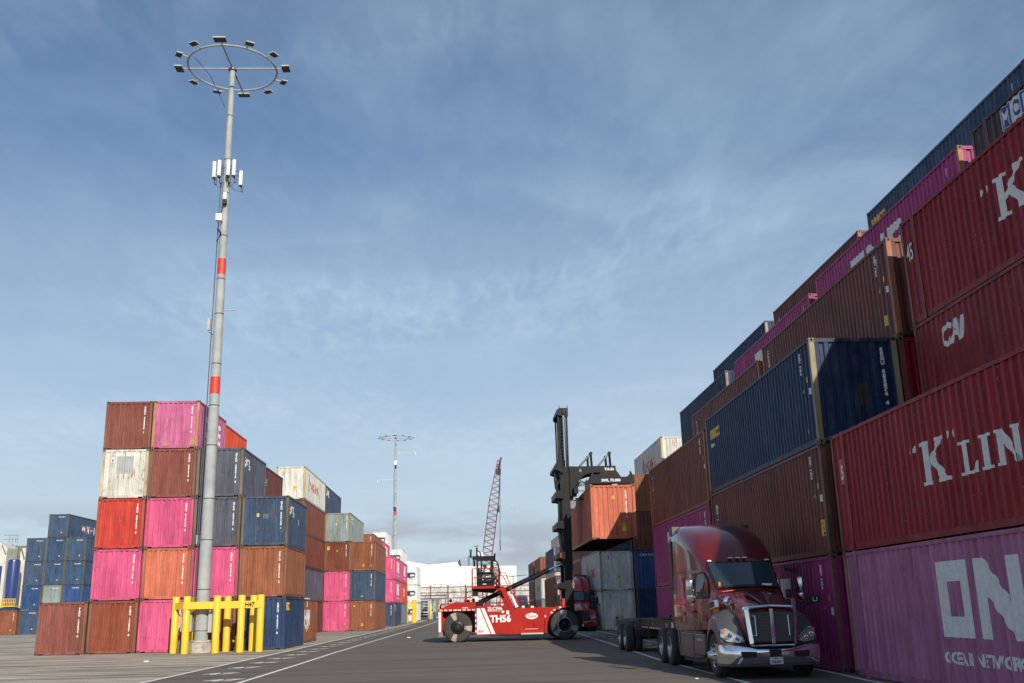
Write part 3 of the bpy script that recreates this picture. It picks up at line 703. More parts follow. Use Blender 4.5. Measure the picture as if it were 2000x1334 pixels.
stack(9.37, YB, k12, [(HC, 'magenta', dict(rust=.15, left=one_logo(7.8, 1.0, 1.4)+near_marks(HC)+hazard_ends(HC), end=hazard(HC)+hazard(HC, 1.85, 3))),
   (HC, 'choc', dict(rust=.15, left=[*near_marks(HC), sq(.64, .50, .42, .42, YELLOWD), e_txt('CAU', .62, .79, .11, BLACK), e_txt('5', .42, .66, .11, BLACK), e_txt('M', .42, .53, .11, BLACK), sq(11.6, 1.85, .22, .55, WHITE), sq(11.57, 2.1, .16, .2, YELLOWD), sq(11.57, 1.88, .16, .2, BLUEL)], end=hazard(HC)+hazard(HC, 1.85, 3))),
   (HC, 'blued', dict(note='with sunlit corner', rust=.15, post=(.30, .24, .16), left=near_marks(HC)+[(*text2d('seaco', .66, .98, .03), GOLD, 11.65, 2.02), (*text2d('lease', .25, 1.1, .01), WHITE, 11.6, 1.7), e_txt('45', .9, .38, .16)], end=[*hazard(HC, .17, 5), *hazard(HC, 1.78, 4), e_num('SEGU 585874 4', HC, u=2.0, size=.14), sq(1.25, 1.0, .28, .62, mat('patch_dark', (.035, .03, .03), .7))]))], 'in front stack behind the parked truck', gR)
sm = lambda h: [lnum(0, .55, 'GESU 6158', h, .08, .4), lnum(0, .9, '45G1', h, .08, .3)]
seal = lambda L: [sq(L-.75, 1.95, .16, .42, WHITE), sq(L-.77, 2.1, .12, .12, YELLOWD), sq(L-.77, 1.96, .12, .12, BLUEL)]
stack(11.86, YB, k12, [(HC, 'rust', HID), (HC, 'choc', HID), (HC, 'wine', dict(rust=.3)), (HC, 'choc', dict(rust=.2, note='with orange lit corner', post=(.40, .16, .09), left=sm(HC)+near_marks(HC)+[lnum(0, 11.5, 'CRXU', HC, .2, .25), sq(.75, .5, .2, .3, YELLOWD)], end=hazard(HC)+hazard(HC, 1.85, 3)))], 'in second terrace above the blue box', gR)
stack(14.4, YB+.1, k12, [(HC, 'rust', HID), (HC, 'choc', HID), (HC, 'navy', HID), (HC, 'rust', HID), (HC, 'magenta', dict(rust=.3, post=(.45, .18, .10), left=one_logo(8.6, .9, 1.45)+sm(HC), end=hazard(HC)+hazard(HC, 1.85, 3)))], 'in third terrace, nearer of two pink ones', gR)
stack(16.93, YB+.2, k12, [(HC, 'rust', HID), (HC, 'choc', HID), (HC, 'navy', HID), (HC, 'rust', HID), (HC, 'rust', HID), (HC, 'steel', dict(rust=.2, note='with gold lettering', left=[(*text2d('seaco', .66, 1.0, .03), GOLD, 11.95, 2.15)]+sm(HC), end=hazard(HC)))], 'at top of the tallest terrace', gR)
YC = 38.15
stack(9.37, YC, k12, [(H, 'magenta', dict(rust=.1, left=one_logo(8.6, .8, 1.3))), (HC, 'magenta', dict(rust=.1, left=one_logo(8.6, 1.0, 1.4)+near_marks(HC))), (HC, 'brown', dict(rust=.2, post=(.40, .17, .09), left=[lnum(0, 11.4, 'GESU617', HC, .22, .35), *near_marks(HC)]))], 'in stack left of the big blue box', gR)
stack(11.88, YC+.3, k12, [(H, 'rust', HID), (HC, 'choc', HID), (HC, 'rust', HID), (HC, 'choc', dict(rust=.2, post=(.42, .17, .09), left=[lnum(0, 11.4, 'GESU61', HC, .22, .35), *sm(HC)]))], 'in second terrace above the middle stack', gR)
stack(14.4, YC+.7, k12, [(H, 'rust', HID), (HC, 'choc', HID), (HC, 'navy', HID), (HC, 'rust', HID), (HC, 'magenta', dict(rust=.1, post='same', left=one_logo(8.3, .9, 1.45)+sm(HC)))], 'in third terrace, farther of two pink ones', gR)
stack(16.93, YC+.9, k12, [(H, 'rust', HID), (HC, 'choc', HID), (HC, 'navy', HID), (HC, 'rust', HID), (HC, 'rust', HID), (HC, 'choc', dict(rust=.2, post=(.42, .17, .09), left=seal(L40)+sm(HC)))], 'at top of terrace, dark against the sky', gR)
YD = 52.75
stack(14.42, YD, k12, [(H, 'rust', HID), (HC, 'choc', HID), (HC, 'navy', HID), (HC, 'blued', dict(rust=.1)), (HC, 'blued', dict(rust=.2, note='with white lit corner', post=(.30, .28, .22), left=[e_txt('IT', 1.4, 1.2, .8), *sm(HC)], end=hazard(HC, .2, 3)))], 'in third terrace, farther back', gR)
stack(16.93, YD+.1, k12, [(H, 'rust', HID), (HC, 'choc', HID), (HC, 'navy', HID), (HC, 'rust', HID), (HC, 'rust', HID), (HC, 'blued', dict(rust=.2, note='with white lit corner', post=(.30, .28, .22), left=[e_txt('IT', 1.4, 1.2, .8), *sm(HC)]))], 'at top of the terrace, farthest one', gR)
YE = 73.5; hE = 2.80
stack(9.68, YE, k12, [(hE, 'ymgrey', dict(rust=.3, note='with round white badge', left=LM(8.2, ym(0, 1.0, .9)), end=ymend(hE, 'YMLU 5218'))), (hE, 'ymgrey', dict(rust=.3, note='with red letters', left=LM(8.2, ym(0, 1.0, .9)), end=ymend(hE, 'YMLU 8316'))), (hE, 'navy', dict(rust=.2))], 'in stack right of the red truck', gR)
stack(12.2, YE, k12, [(hE, 'blued', dict(rust=.1, end=hazard(hE))), (hE, 'blue', dict(rust=.1, note='with white name', end=[*hazard(hE), (*text2d('CRONOS', .20, 1.0, .005, 1.6), WHITE, .45, hE-.38)])), (hE, 'choc', dict(rust=.2, end=[sq(1.9, .4, .16, .2, YELLOWD)])), (hE, 'tan', dict(rust=.2, end=[sq(1.9, .5, .16, .2, YELLOWD)]))], 'in column behind the hanging orange box', gR)
stack(14.72, YE, k12, [(hE, 'rust', HID), (hE, 'choc', HID), (hE, 'navy', HID), (hE, 'rust', HID), (hE, 'white', dict(rust=.5, post=(.55, .40, .22), left=LM(8.2, ym(0, 1.0, .9)), end=[*ymbadge(.9, 2.1, .28), tri(2.0, 2.1, .2)]))], 'above and behind the hanging orange box', gR)
stack(9.7, YE+12.75, k12, [(hE, 'rust', {}), (hE, 'brown', {}), (hE, 'brown', {})], 'in stack behind the lift mast', gR)
stack(12.2, YE+12.75, k12, [(hE, 'rust', HID), (hE, 'choc', HID), (hE, 'choc', {}), (hE, 'choc', {})], 'in terrace behind the lift mast', gR)
stack(9.68, 112.5, k12, [(hC, 'rust', {}), (hC, 'ymgrey', dict(rust=.2, end=ymend(hC, 'YMLU 51'))), (hC, 'navy', dict(rust=.2, post=(.2, .2, .2), end=hazard(hC)))], 'in far stack left of the mast', gR)
stack(9.68, 134, k12, [(hC, 'slate', {}), (hC, 'ymgrey', dict(rust=.2, left=LM(8, ym(0, 1, .9)))), (hC, 'tan', {})], 'in farthest right stack', gR)
stack(12.15, 133, k12, [(hC, 'rust', HID), (hC, 'navy', HID), (hC, 'rust', HID), (hC, 'white', dict(rust=.4, end=ymend(hC, 'YMLU 7')))], 'in terrace behind the farthest stacks', gR)
stack(9.62, 147.5, k12, [(hC, 'choc', {}), (hC, 'choc', {}), (hC, 'choc', {})], 'behind the farthest right stack', gR)
# boxes just outside the right picture edge (their shade falls on the road)
yy = YN-12.9
stack(9.4, yy, k12, [(HC, 'rust', HID), (HC, 'navy', HID)], 'of stack outside the right picture edge', gR)
stack(11.9, yy, k12, [(HC, 'rust', HID), (HC, 'pink', HID), (HC, 'choc', HID)], 'of terrace outside the right picture edge', gR)
yy -= 12.9
stack(9.4, yy, k12, [(HC, 'tan', HID), (HC, 'rust', HID)], 'of second stack outside the picture edge', gR)
# refrigerated boxes, far left end of the road
REEF = mat('reefer_unit_navy', (.03, .04, .09), .5); FAN = mat('reefer_fan_black', (.01, .01, .012), .6); GRL = mat('reefer_grille_white', (.75, .75, .74), .5)
def reefer_unit(t):
    mb = MB(); f = -.012
    mb.prism([(.25, 1.15), (2.05, 1.15), (2.15, 1.6), (2.0, 1.95), (.25, 1.95)], 'y', -.03, .03, REEF); o = mb.build('cooling_unit', parent=t)
    m2 = MB(); m2.lathe((.75, -.04, 1.52), 'y', [(.30, 0), (.27, -.03), (.08, -.02), (.07, -.06)], FAN, 14); p = m2.build('fan', parent=o)
    m3 = MB(); m3.box(1.3, 1.95, -.05, -.032, 1.35, 1.62, GRL); m3.build('grille', parent=o)
    m4 = MB(); m4.tube([(.9, -.05, 1.3), (1.2, -.07, .95), (1.6, -.06, 1.25)], .03, FAN, 6); m4.tube([(1.4, -.05, 1.2), (1.7, -.07, .85), (2.0, -.06, 1.1)], .03, GRL, 6); m4.build('cable', parent=o)
for k, n in ((-10.72, 3), (-13.2, 4), (-15.7, 5)):
    ts = stack(k, 168.0, k12, [(HC, 'reefer', dict(rust=.08, post='same', cast=False)) for _ in range(n)], {-10.72: 'in roadside column behind the yellow guard posts', -13.2: 'in middle column of the refrigerated stack', -15.7: 'in left column of the refrigerated stack'}[k], 'white refrigerated containers at the far end')
    for t in ts: reefer_unit(t)
# ---------------------------------------------------------------- light masts, guards, hydrant
GALV = mat('galvanised_steel', (.37, .39, .385), .72, .0, var=.10, scale=1.6, dirt=.25, dirtcol=(.30, .25, .2))
GALD = mat('galvanised_dark', (.16, .17, .18), .5, .3); REDP = mat('mast_band_red', (.62, .05, .03), .5, var=.08)
LAMPB = mat('lamp_black', (.03, .03, .032), .45); ANTW = mat('antenna_white', (.78, .77, .74), .5); CABLE = mat('cable_black', (.02, .02, .02), .6)
CONCB = mat('concrete_block', (.46, .43, .37), .9, var=.2, scale=5, bump=.3, dirt=.6, dirtcol=(.22, .2, .17)); BOXG = mat('electric_box_grey', (.42, .45, .43), .5, dirt=.15)
YEL = mat('guard_yellow', (.84, .53, .035), .45, var=.04, scale=2, dirt=.06, dirtcol=(.25, .18, .05))
def mast(x, y, top, bands, label, detailed):
    t = empty('light_mast', (x, y, 0), label, 'light mast', 'tall light masts with lamp rings'); O = (x, y, 0)
    r0, r1 = .33, .15
    rr = lambda z: r0+(r1-r0)*min(1, max(0, z/top))
    mb = MB()
    if detailed:
        s = .66; pts = [(s*1.0*math.cos(a), s*1.0*math.sin(a)) for a in [R(22.5+45*k) for k in range(8)]]
        c = MB(); c.prism([(x+a, y+b) for a, b in pts], 'z', 0, .48, CONCB); c.prism([(x+a*.82, y+b*.82) for a, b in pts], 'z', .48, .60, CONCB); c.build('concrete_base', t, O, bev=.03)
    zz = [.6*(1 if detailed else 0), top*.25, top*.5, top*.75, top]
    mb.lathe((x, y, 0), 'z', [(rr(z), z) for z in zz], GALV, 20)
    z = 3.0
    while z < top-1:
        mb.lathe((x, y, z), 'z', [(rr(z)+.004, -.03), (rr(z)+.018, 0), (rr(z)+.004, .03)], GALD, 18, cap=False); z += 2.35+.4*math.sin(z)
    mb.lathe((x, y, top), 'z', [(.16, -.12), (.24, -.08), (.24, .02), (.16, .10)], GALD, 16)
    p = mb.build('pole', t, O, smooth=True)
    for z0, z1 in bands:
        b = MB(); b.lathe((x, y, 0), 'z', [(rr(z0)+.004, z0), (rr(z1)+.004, z1)], REDP, 20, cap=False); b.build('red_band', p, O, smooth=True)
    # cable run on the left side
    b = MB(); b.tube([(x-rr(z)-.09, y-.02, z) for z in (1.0, 10, 20, top-1.5)], .018, GALD, 6); b.tube([(x-rr(z)-.13, y+.03, z) for z in (1.0, 10, 20, 25.2)], .012, CABLE, 6); b.build('cable_run', t, O)
    # ring
    RR = 2.45; zr = top+.05; rg = MB(); n = 56
    ring = [(x+RR*math.cos(2*math.pi*k/n), y+RR*math.sin(2*math.pi*k/n), zr) for k in range(n+1)]
    rg.tube(ring, .055, GALV, 8); rg.build('lamp_ring', t, O, smooth=True)
    for a in (0, 90):
        sp = MB(); dx, dy = math.cos(R(a+2)), math.sin(R(a-8 if a else 2))
        dx, dy = (math.cos(R(a)), math.sin(R(a)))
        sp.tube([(x-dx*RR, y-dy*RR, zr), (x+dx*RR, y+dy*RR, zr)], .05, GALV, 8); sp.build('spoke', t, O, smooth=True)
    for k in range(12):
        a = R(k*30); big = k % 3 == 0; ca, sa = math.cos(a), math.sin(a)
        w, d, h = (.34, .22, .09) if big else (.24, .17, .07)
        l = MB(); d0 = RR+.55
        # tilted lamp housing with fins below
        def P(u, v, q):  # u tangential, v radial, q up ; tilt 25 deg
            tl = R(-3); vv = v*math.cos(tl)+q*math.sin(tl); qq = -v*math.sin(tl)+q*math.cos(tl)
            r_ = d0+vv; return (x+ca*r_-sa*u, y+sa*r_+ca*u, zr-.02+qq)
        for (u0, u1, v0, v1, q0, q1, mm) in ((-w, w, -d, d, 0, h*.8, BOXG), (-w+.02, -.015, -d+.02, d-.02, -.03, 0, LAMPB), (.015, w-.02, -d+.02, d-.02, -.03, 0, LAMPB)):
            pts = [P(u, v, q) for q in (q0, q1) for v in (v0, v1) for u in (u0, u1)]
            l.poly(pts, [(0, 2, 3, 1), (4, 5, 7, 6), (0, 1, 5, 4), (2, 6, 7, 3), (0, 4, 6, 2), (1, 3, 7, 5)], mm)
        lo = l.build('floodlight', t, O)
        bk = MB(); bk.tube([(x+ca*RR, y+sa*RR, zr), (x+ca*(d0-d), y+sa*(d0-d), zr+.02)], .04, BOXG, 6); bk.build('bracket', lo, O)
    def antennas(z0):
        for k, (ax, ay, az, back) in enumerate(((-.62, -.30, 0, 0), (-.32, -.42, .03, 0), (.17, -.44, .05, 0), (.46, -.36, .08, 0), (.76, .05, -.30, 1))):
            a = MB(); cx, cy_ = x+ax, y+ay; w = .095; h = .92 if not back else .85
            if back: a.box(cx-.09, cx+.09, cy_-.03, cy_+.05, z0+az, z0+az+h, ANTW)
            else: a.prism([(cx-w, cy_+.05), (cx-w, cy_-.06), (cx-.03, cy_-.10), (cx+.03, cy_-.10), (cx+w, cy_-.06), (cx+w, cy_+.05)], 'z', z0+az, z0+az+h, ANTW)
            ao = a.build('antenna_panel', t, O, bev=.01)
            q = MB(); q.box(cx-.07, cx+.07, cy_-.05, cy_+.08, z0+az-.09, z0+az-.003, CABLE); q.box(cx+.0, cx+.12, cy_+.1, cy_+.2, z0+az-.35, z0+az+.05, GALD)
            for dz in (.2, .5, .8): q.tube([(cx, cy_+.06, z0+az+dz), (x+ax*.2, y+ay*.2, z0+.2+dz*.5)], .022, GALD, 6)
            pts = [(cx+.02, cy_, z0+az-.08), (cx+.06, cy_+.05, z0+az-.4), (x+ax*.5, y+ay*.4, z0-.55), (x+ax*.25, y-.2, z0-.2)]; q.tube(pts, .013, CABLE, 5)
            q.build('antenna_mount', ao, O)
    if detailed:
        antennas(24.95)
        b = MB(); b.box(x-.35, x-.02, y-.52, y-.24, 22.35, 22.75, ANTW); b.build('radio_box', t, O, bev=.01)
        b = MB(); b.box(x-.02, x+.16, y-.48, y-.26, 23.6, 24.0, ANTW); b.box(x-.05, x+.15, y-.45, y-.22, 23.35, 23.58, CABLE); b.tube([(x+.02, y-.3, 23.4), (x-.1, y-.34, 22.9), (x-.2, y-.3, 22.75)], .02, CABLE, 6); b.build('radio_unit', t, O)
        b = MB(); b.tube([(x-.30, y-.1, 22.0), (x-.06, y-.36, 21.65), (x-.28, y-.25, 21.2)], .05, CABLE, 6); b.build('floodlight_bracket', t, O)
        b = MB(); b.tube([(x+.1, y, 17.4), (x+.85, y-.1, 17.38)], .035, BOXG, 6); b.build('side_arm', t, O)
        b = MB(); b.box(x-.55, x-.40, y-.14, y+.02, 16.3, 16.95, BOXG); b.tube([(x-.45, y-.1, 16.2), (x-.2, y-.2, 16.0)], .02, CABLE, 6); b.build('junction_box', t, O)
        b = MB(); b.box(x-.95, x-.42, y-.30, y+.15, 1.02, 1.95, BOXG); b.box(x-.93, x-.44, y-.308, y-.30, 1.05, 1.92, BOXG); b.tube([(x-.95, y-.31, 1.75), (x-.85, y-.31, 1.75)], .015, CABLE, 5); b.build('control_cabinet', t, O, bev=.01)
        b = MB(); b.box(x+.36, x+.62, y-.28, y+.1, .95, 1.95, BOXG); b.build('control_cabinet', t, O, bev=.01)
        b = MB(); b.lathe((x, y-.33, 1.45), 'y', [(.10, 0), (.10, -.012), (.08, -.014)], GALV, 14); b.lathe((x, y, 1.05), 'z', [(.335, -.02), (.345, 0), (.335, .02)], GALD, 20, cap=False); b.build('access_plate', t, O)
        b = MB()
        for k in range(4): b.tube([(x-.5-.05*k, y-.1, 1.02), (x-.62+.05*k, y-.25, .7), (x-.45-.04*k, y-.2, .35), (x-.72-.03*k, y-.35, .0)], .018, GALD, 6)
        b.box(x-.98, x-.88, y-.5, y-.42, 0, .62, GALD); b.box(x-.52, x-.45, y-.72, y-.66, 0, .5, CABLE)
        b.tube([(x-.3, y, top-2.4), (x-1.0, y-.9, top-.9), (x-1.75, y-1.5, top-.1)], .015, CABLE, 5); b.build('conduit', t, O)
    else:
        b = MB()
        for sx, z, l in ((1, top-2.6, 3.4), (-1, top-7.4, 3.0)):
            b.tube([(x, y, z), (x+sx*l, y, z-.05)], .025, ANTW, 6); b.tube([(x+sx*l, y, z+.1), (x+sx*(l+.15), y, z-.1), (x+sx*(l+.2), y, z-.6)], .06, ANTW, 6)
        b.build('camera_arm', t, O)
        b = MB(); b.box(x-.2, x+.25, y-.6, y-.2, top-4.9, top-4.1, ANTW); b.box(x-.1, x+.2, y-.6, y-.2, top-5.3, top-4.95, CABLE); b.box(x-.3, x+.1, y-.5, y-.2, top-12.9, top-12.3, CABLE)
        b.box(x+.4, x+.9, y-.3, y+.2, 9.4, 10.3, BOXG); b.tube([(x-.3, y-.3, 9.8), (x+.5, y-.3, 8.9), (x+1.0, y-.2, 8.8)], .05, CABLE, 6); b.build('radio_box', t, O)
    return t
mast(-13.02, 50.9, 31.75, ((12.85, 13.75), (19.4, 20.3)), 'tall grey light mast with red bands, antennas and lamp ring beside the near stacks', True)
mast(-12.6, 177.0, 31.7, ((8.4, 9.6), (18.0, 19.2)), 'distant thin light mast standing behind the far pink containers', False)
def guard(name, loc, posts, beams, hgt, r, label, writing=None):
    t = empty(name, loc, label, 'guard rail', 'yellow steel guard posts')
    for px, py in posts:
        b = MB(); b.lathe((px, py, 0), 'z', [(r, 0), (r, hgt-.02), (r*.93, hgt)], YEL, 24); b.build('post', t, loc, smooth=True)
    for (x0, y0, x1, y1, z0, z1, w) in beams:
        b = MB(); d = Vector((x1-x0, y1-y0, 0)).normalized(); n = Vector((-d.y, d.x, 0))*w/2
        p0 = Vector((x0, y0, 0)); p1 = Vector((x1, y1, 0))
        b.prism([tuple((p0+n).xy), tuple((p1+n).xy), tuple((p1-n).xy), tuple((p0-n).xy)], 'z', z0, z1, YEL); b.build('cross_beam', t, loc, bev=.01)
    if writing:
        s, x, y, z, size = writing; v, f = text2d(s, size, .9, .004)
        b = MB(); b.poly([(x+a, y, z+q) for a, q in v], f, BLACK); b.build('painted_number', t, loc, fix=False)
yf = 50.28; yb = 52.0
guard('guard_rail', (-12.3, 51.2, 0), [(-13.62, yf), (-12.17, yf), (-11.02, yf+.12), (-10.12, yf+.22), (-14.38, 51.1), (-13.75, yb+.2), (-12.05, yb-.05), (-10.72, yb-.25)],
      [(-13.75, yf-.14, -10.06, yf+.06, 2.06, 2.40, .10), (-14.42, 51.05, -13.72, yf-.05, 2.06, 2.40, .10)], 2.68, .175,
      'yellow steel guard of bollards and cross beam around the near mast foot, numbered H47', ('H47', -10.83, yf-.068, 2.13, .30))
guard('guard_rail', (-8.9, 150, 0), [(-9.0, 149.5), (-7.9, 149.7), (-9.0, 151.6), (-7.8, 151.6)], [(-9.0, 149.4, -7.9, 149.5, 2.2, 2.6, .1)], 3.2, .26, 'small yellow guard of posts in front of the distant refrigerated stack')
def bollard(x, y, h, label):
    b = MB(); b.lathe((0, 0, 0), 'z', [(.22, 0), (.22, h-.12), (.16, h-.03), (.05, h)], YEL, 16); o = b.build('bollard', smooth=True); o.location = (x, y, 0); tag(o, label, 'bollard', 'yellow bollards before the grey shed')
bollard(-7.1, 196, 2.9, 'yellow bollard at left side of the small grey shed'); bollard(-5.5, 196, 2.9, 'yellow bollard at right side of the small grey shed')
def hydrant(x, y):
    t = empty('fire_hydrant', (x, y, 0), 'yellow fire hydrant standing low between the guard posts', 'fire hydrant'); O = (x, y, 0)
    b = MB(); b.lathe((x, y, 0), 'z', [(.17, 0), (.17, .06), (.12, .08), (.11, .12), (.14, .14), (.14, .17), (.105, .2), (.10, .62), (.12, .64), (.12, .68), (.10, .72), (.07, .80), (.03, .84), (.03, .88)], YEL, 16); bd = b.build('barrel', t, O, smooth=True)
    for dx, dy, r in ((-1, 0, .05), (1, 0, .05), (0, -1, .065)):
        b = MB(); b.tube([(x, y, .5), (x+dx*.18, y+dy*.18, .5)], r, YEL, 10); b.tube([(x+dx*.18, y+dy*.18, .5), (x+dx*.21, y+dy*.21, .5)], r+.015, YEL, 8); b.build('nozzle', t, O)
    b = MB(); b.box(x-.05, x+.05, y-.2, y+.02, .1, .13, YEL); b.build('shoe', t, O)
hydrant(-11.42, 51.6)
# ---------------------------------------------------------------- wheels
RUB = mat('tyre_rubber', (.048, .045, .042), .85, var=.15, scale=8, bump=.1); RUBP = mat('tyre_patch_beige', (.42, .33, .25), .8, var=.2, scale=6, dirt=.4); RUBG = mat('tyre_patch_grey', (.30, .29, .28), .8, var=.25, scale=6, dirt=.4)
HUB = mat('hub_dark', (.014, .014, .016), .45, .3); ALU = mat('wheel_aluminium', (.55, .55, .55), .28, .9, var=.05); RIMG = mat('rim_grey', (.30, .30, .30), .5, .3)
def tyre(parent, c, axis, Ro, w, Ri, off, side, patch=None, rim=ALU, name='wheel', hubdepth=.12, lugs=True, convex=False):
    """side: +-1 direction of outer face along axis; c = centre of the outer face plane"""
    s = side; m = MB(); prof = [(Ri, -s*.03), (Ri+.02, 0), (Ro*.80, s*.02), (Ro*.93, 0), (Ro*.985, -s*.04), (Ro, -s*w*.2), (Ro, -s*w*.8), (Ro*.97, -s*w*.97), (Ri, -s*w)]
    fn = None
    if patch:
        pm, angs = patch
        fn = lambda i, a: pm if (i in (1, 2, 3) and any(abs((a-q+180) % 360-180) < 15 for q in angs)) else RUB
    m.lathe(c, axis, prof, RUB, 60, fn, cap=False); t = m.build('tyre', parent, off, smooth=True)
    # circumferential grooves as raised ribs
    g = MB()
    for k in (.3, .5, .7): g.lathe(c, axis, [(Ro+.004, -s*w*(k-.06)), (Ro+.008, -s*w*k), (Ro+.004, -s*w*(k+.06))], RUB, 48, cap=False)
    g.build('tread', t, off)
    r = MB()
    if convex: pr = [(Ri+.01, -s*.02), (Ri-.01, s*.005), (Ri*.86, -s*.02), (Ri*.74, -s*hubdepth*.3), (Ri*.62, -s*.01), (Ri*.55, s*.05), (Ri*.34, s*.10), (Ri*.28, s*.16), (.01, s*.17)]
    else: pr = [(Ri+.01, -s*.02), (Ri-.01, s*.01), (Ri*.90, -s*.02), (Ri*.82, -s*hubdepth), (Ri*.50, -s*hubdepth*1.1), (Ri*.45, -s*hubdepth*.5), (Ri*.30, -s*hubdepth*.4), (.01, -s*hubdepth*.38)]
    r.lathe(c, axis, pr, rim, 32, None, cap=False); ro = r.build('rim', parent, off, smooth=True)
    if lugs:
        l = MB(); cc = Vector(c)
        ax = {'x': Vector((1, 0, 0)), 'y': Vector((0, 1, 0))}[axis]; u = {'x': Vector((0, 1, 0)), 'y': Vector((1, 0, 0))}[axis]
        for k in range(10):
            a = 2*math.pi*k/10; p = cc+(u*math.cos(a)+Vector((0, 0, 1))*math.sin(a))*Ri*.62
            d0, d1 = (-.01, .07) if convex else (-hubdepth, -hubdepth+.06)
            l.tube([p+ax*s*d0, p+ax*s*d1], .018, ALU, 6)
        l.build('lug_nut_ring', ro, off)
        if convex:
            h = MB()
            for k in range(10):
                a = 2*math.pi*(k+.5)/10; p = cc+(u*math.cos(a)+Vector((0, 0, 1))*math.sin(a))*Ri*.79
                h.tube([p+ax*s*(-.04), p+ax*s*.0], .028, BLACK, 8)
            h.build('hand_hole_ring', ro, off)
    return t
# ---------------------------------------------------------------- empty-container handler
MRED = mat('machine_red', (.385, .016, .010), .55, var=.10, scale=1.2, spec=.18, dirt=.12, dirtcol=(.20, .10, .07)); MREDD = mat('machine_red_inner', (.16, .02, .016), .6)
MBLK = mat('machine_black', (.007, .007, .009), .45, var=.2, scale=2, spec=.25, dirt=.03, dirtcol=(.08, .07, .06)); CHR = mat('chrome_rod', (.75, .75, .78), .12, 1.0, var=.02)
MWHT = mat('machine_white', (.76, .76, .75), .4, dirt=.06); GLS = mat('cab_glass', (.80, .90, .88), .0, 0, var=.01, trans=1.0, spec=.3); GRY = mat('machine_grey', (.20, .20, .21), .5)
def handler():
    O = (2.4, 58.5, 0); t = empty('container_handler', O, 'red empty container handler with tall black mast, crossing the road and lifting a box', 'container handler')
    yn, yf = 56.45, 60.55
    def add(name, mb, parent=t, **k): return mb.build(name, parent, O, **k)
    # chassis
    m = MB(); m.prism([(.47, .36), (.47, 1.90), (2.10, 1.90), (2.32, 1.74), (5.05, 1.74), (4.50, 1.2), (4.22, .40), (2.85, .36)], 'y', yn, yf, MRED); body = add('chassis', m, bev=.02)
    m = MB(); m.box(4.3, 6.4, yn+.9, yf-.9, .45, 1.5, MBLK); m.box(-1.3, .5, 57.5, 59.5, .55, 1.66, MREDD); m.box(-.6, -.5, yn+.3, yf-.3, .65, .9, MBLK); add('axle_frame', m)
    m = MB(); m.prism([(-1.62, 1.64), (-1.64, 1.76), (-.74, 2.13), (.46, 2.13), (.46, 1.64)], 'y', yn-.05, yf+.05, MRED); hood = add('rear_counterweight', m, bev=.015)
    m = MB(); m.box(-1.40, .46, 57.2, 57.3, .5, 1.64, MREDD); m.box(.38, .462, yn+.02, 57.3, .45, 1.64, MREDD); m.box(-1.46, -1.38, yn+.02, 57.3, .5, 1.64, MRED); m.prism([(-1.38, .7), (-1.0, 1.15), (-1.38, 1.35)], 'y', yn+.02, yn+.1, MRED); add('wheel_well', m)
    m = MB(); m.box(-1.62, -1.47, yn-.02, yf+.02, .55, 1.63, MWHT); m.prism([(-1.62, .30), (-1.35, .30), (-1.38, .54), (-1.60, .54)], 'y', yn, yf, GRY); add('rear_bumper', m, bev=.02)
    # reflective tape
    m = MB()
    for k in range(8):
        a = -1.55+k*.255; m.box(a, a+.15 if k not in (3,) else a+.2, yn-.056, yn-.05, 1.68, 1.74, MWHT)
    m.box(-.32, .0, yn-.056, yn-.05, 1.80, 1.84, MWHT); add('reflective_tape', m, hood)
    m = MB()
    for k in range(11): m.box(.40, .455, yn-.008, yn-.002, .36+k*.14, .50+k*.14, MWHT if k % 2 else MRED)
    m.box(.40, .462, yn-.002, yn+.03, .34, 1.9, MRED)
    for k in range(5): m.box(4.235, 4.30, yn-.012, yn-.003, .42+k*.2, .53+k*.2, MWHT)
    add('reflective_tape', m, body)
    # front fender
    m = MB(); outer = [(4.22, .40), (4.24, 1.15), (4.55, 1.45), (4.90, 1.78), (5.65, 1.80)]; inner = [(4.34, .40), (4.36, 1.12), (4.64, 1.38), (4.95, 1.68), (5.65, 1.72)]
    for i in range(len(outer)-1):
        m.prism([outer[i], outer[i+1], inner[i+1], inner[i]], 'y', yn-.10, 57.4, MRED); m.prism([outer[i], outer[i+1], inner[i+1], inner[i]], 'y', 59.6, yf+.10, MRED)
    add('front_fender', m)
    m = MB()
    for (a, b) in ((4.62, 1.52), (4.78, 1.66), (5.1, 1.80)):
        m.box(a-.06, a+.06, yn-.11, yn-.101, b-.10, b-.03, MWHT)
    add('fender_tape', m)
    # painted graphics, near side
    y = yn-.004
    m = MB(); P = lambda q: [(a, y, b) for a, b in q]
    m.poly(P([(.49, .40), (.49, 1.78), (.66, 1.78), (1.22, .40)]), [(0, 1, 2, 3)], MWHT); m.poly(P([(1.28, .40), (.72, 1.78), (.91, 1.78), (1.50, .40)]), [(0, 1, 2, 3)], MWHT); add('white_stripes', m, body, fix=False)
    def txt(s, x, z, size, mm, sx=1., bold=.01, parent=body, dy=.008, shear=0, name='lettering'):
        v, f = text2d(s, size, sx, bold, shear=shear); b = MB(); b.poly([(x+a, yn-dy, z+q) for a, q in v], f, mm); return add(name, b, parent, fix=False)
    txt('TH56', 1.22, 1.03, .50, MWHT, .98, .022); txt('ZLC996', 1.08, 1.66, .24, MWHT, 1.02, .008); txt('BEV', .55, .49, .18, mat('machine_letter_red', (.50, .03, .02), .5), 1.15, .004)
    m = MB(); m.box(1.10, 1.80, yn-.006, yn-.002, 1.60, 1.625, MWHT); m.box(1.86, 2.0, yn-.006, yn-.002, 1.50, 1.62, MWHT); m.box(2.12, 2.27, yn-.006, yn-.002, 1.42, 1.62, MWHT); add('warning_stickers', m, body)
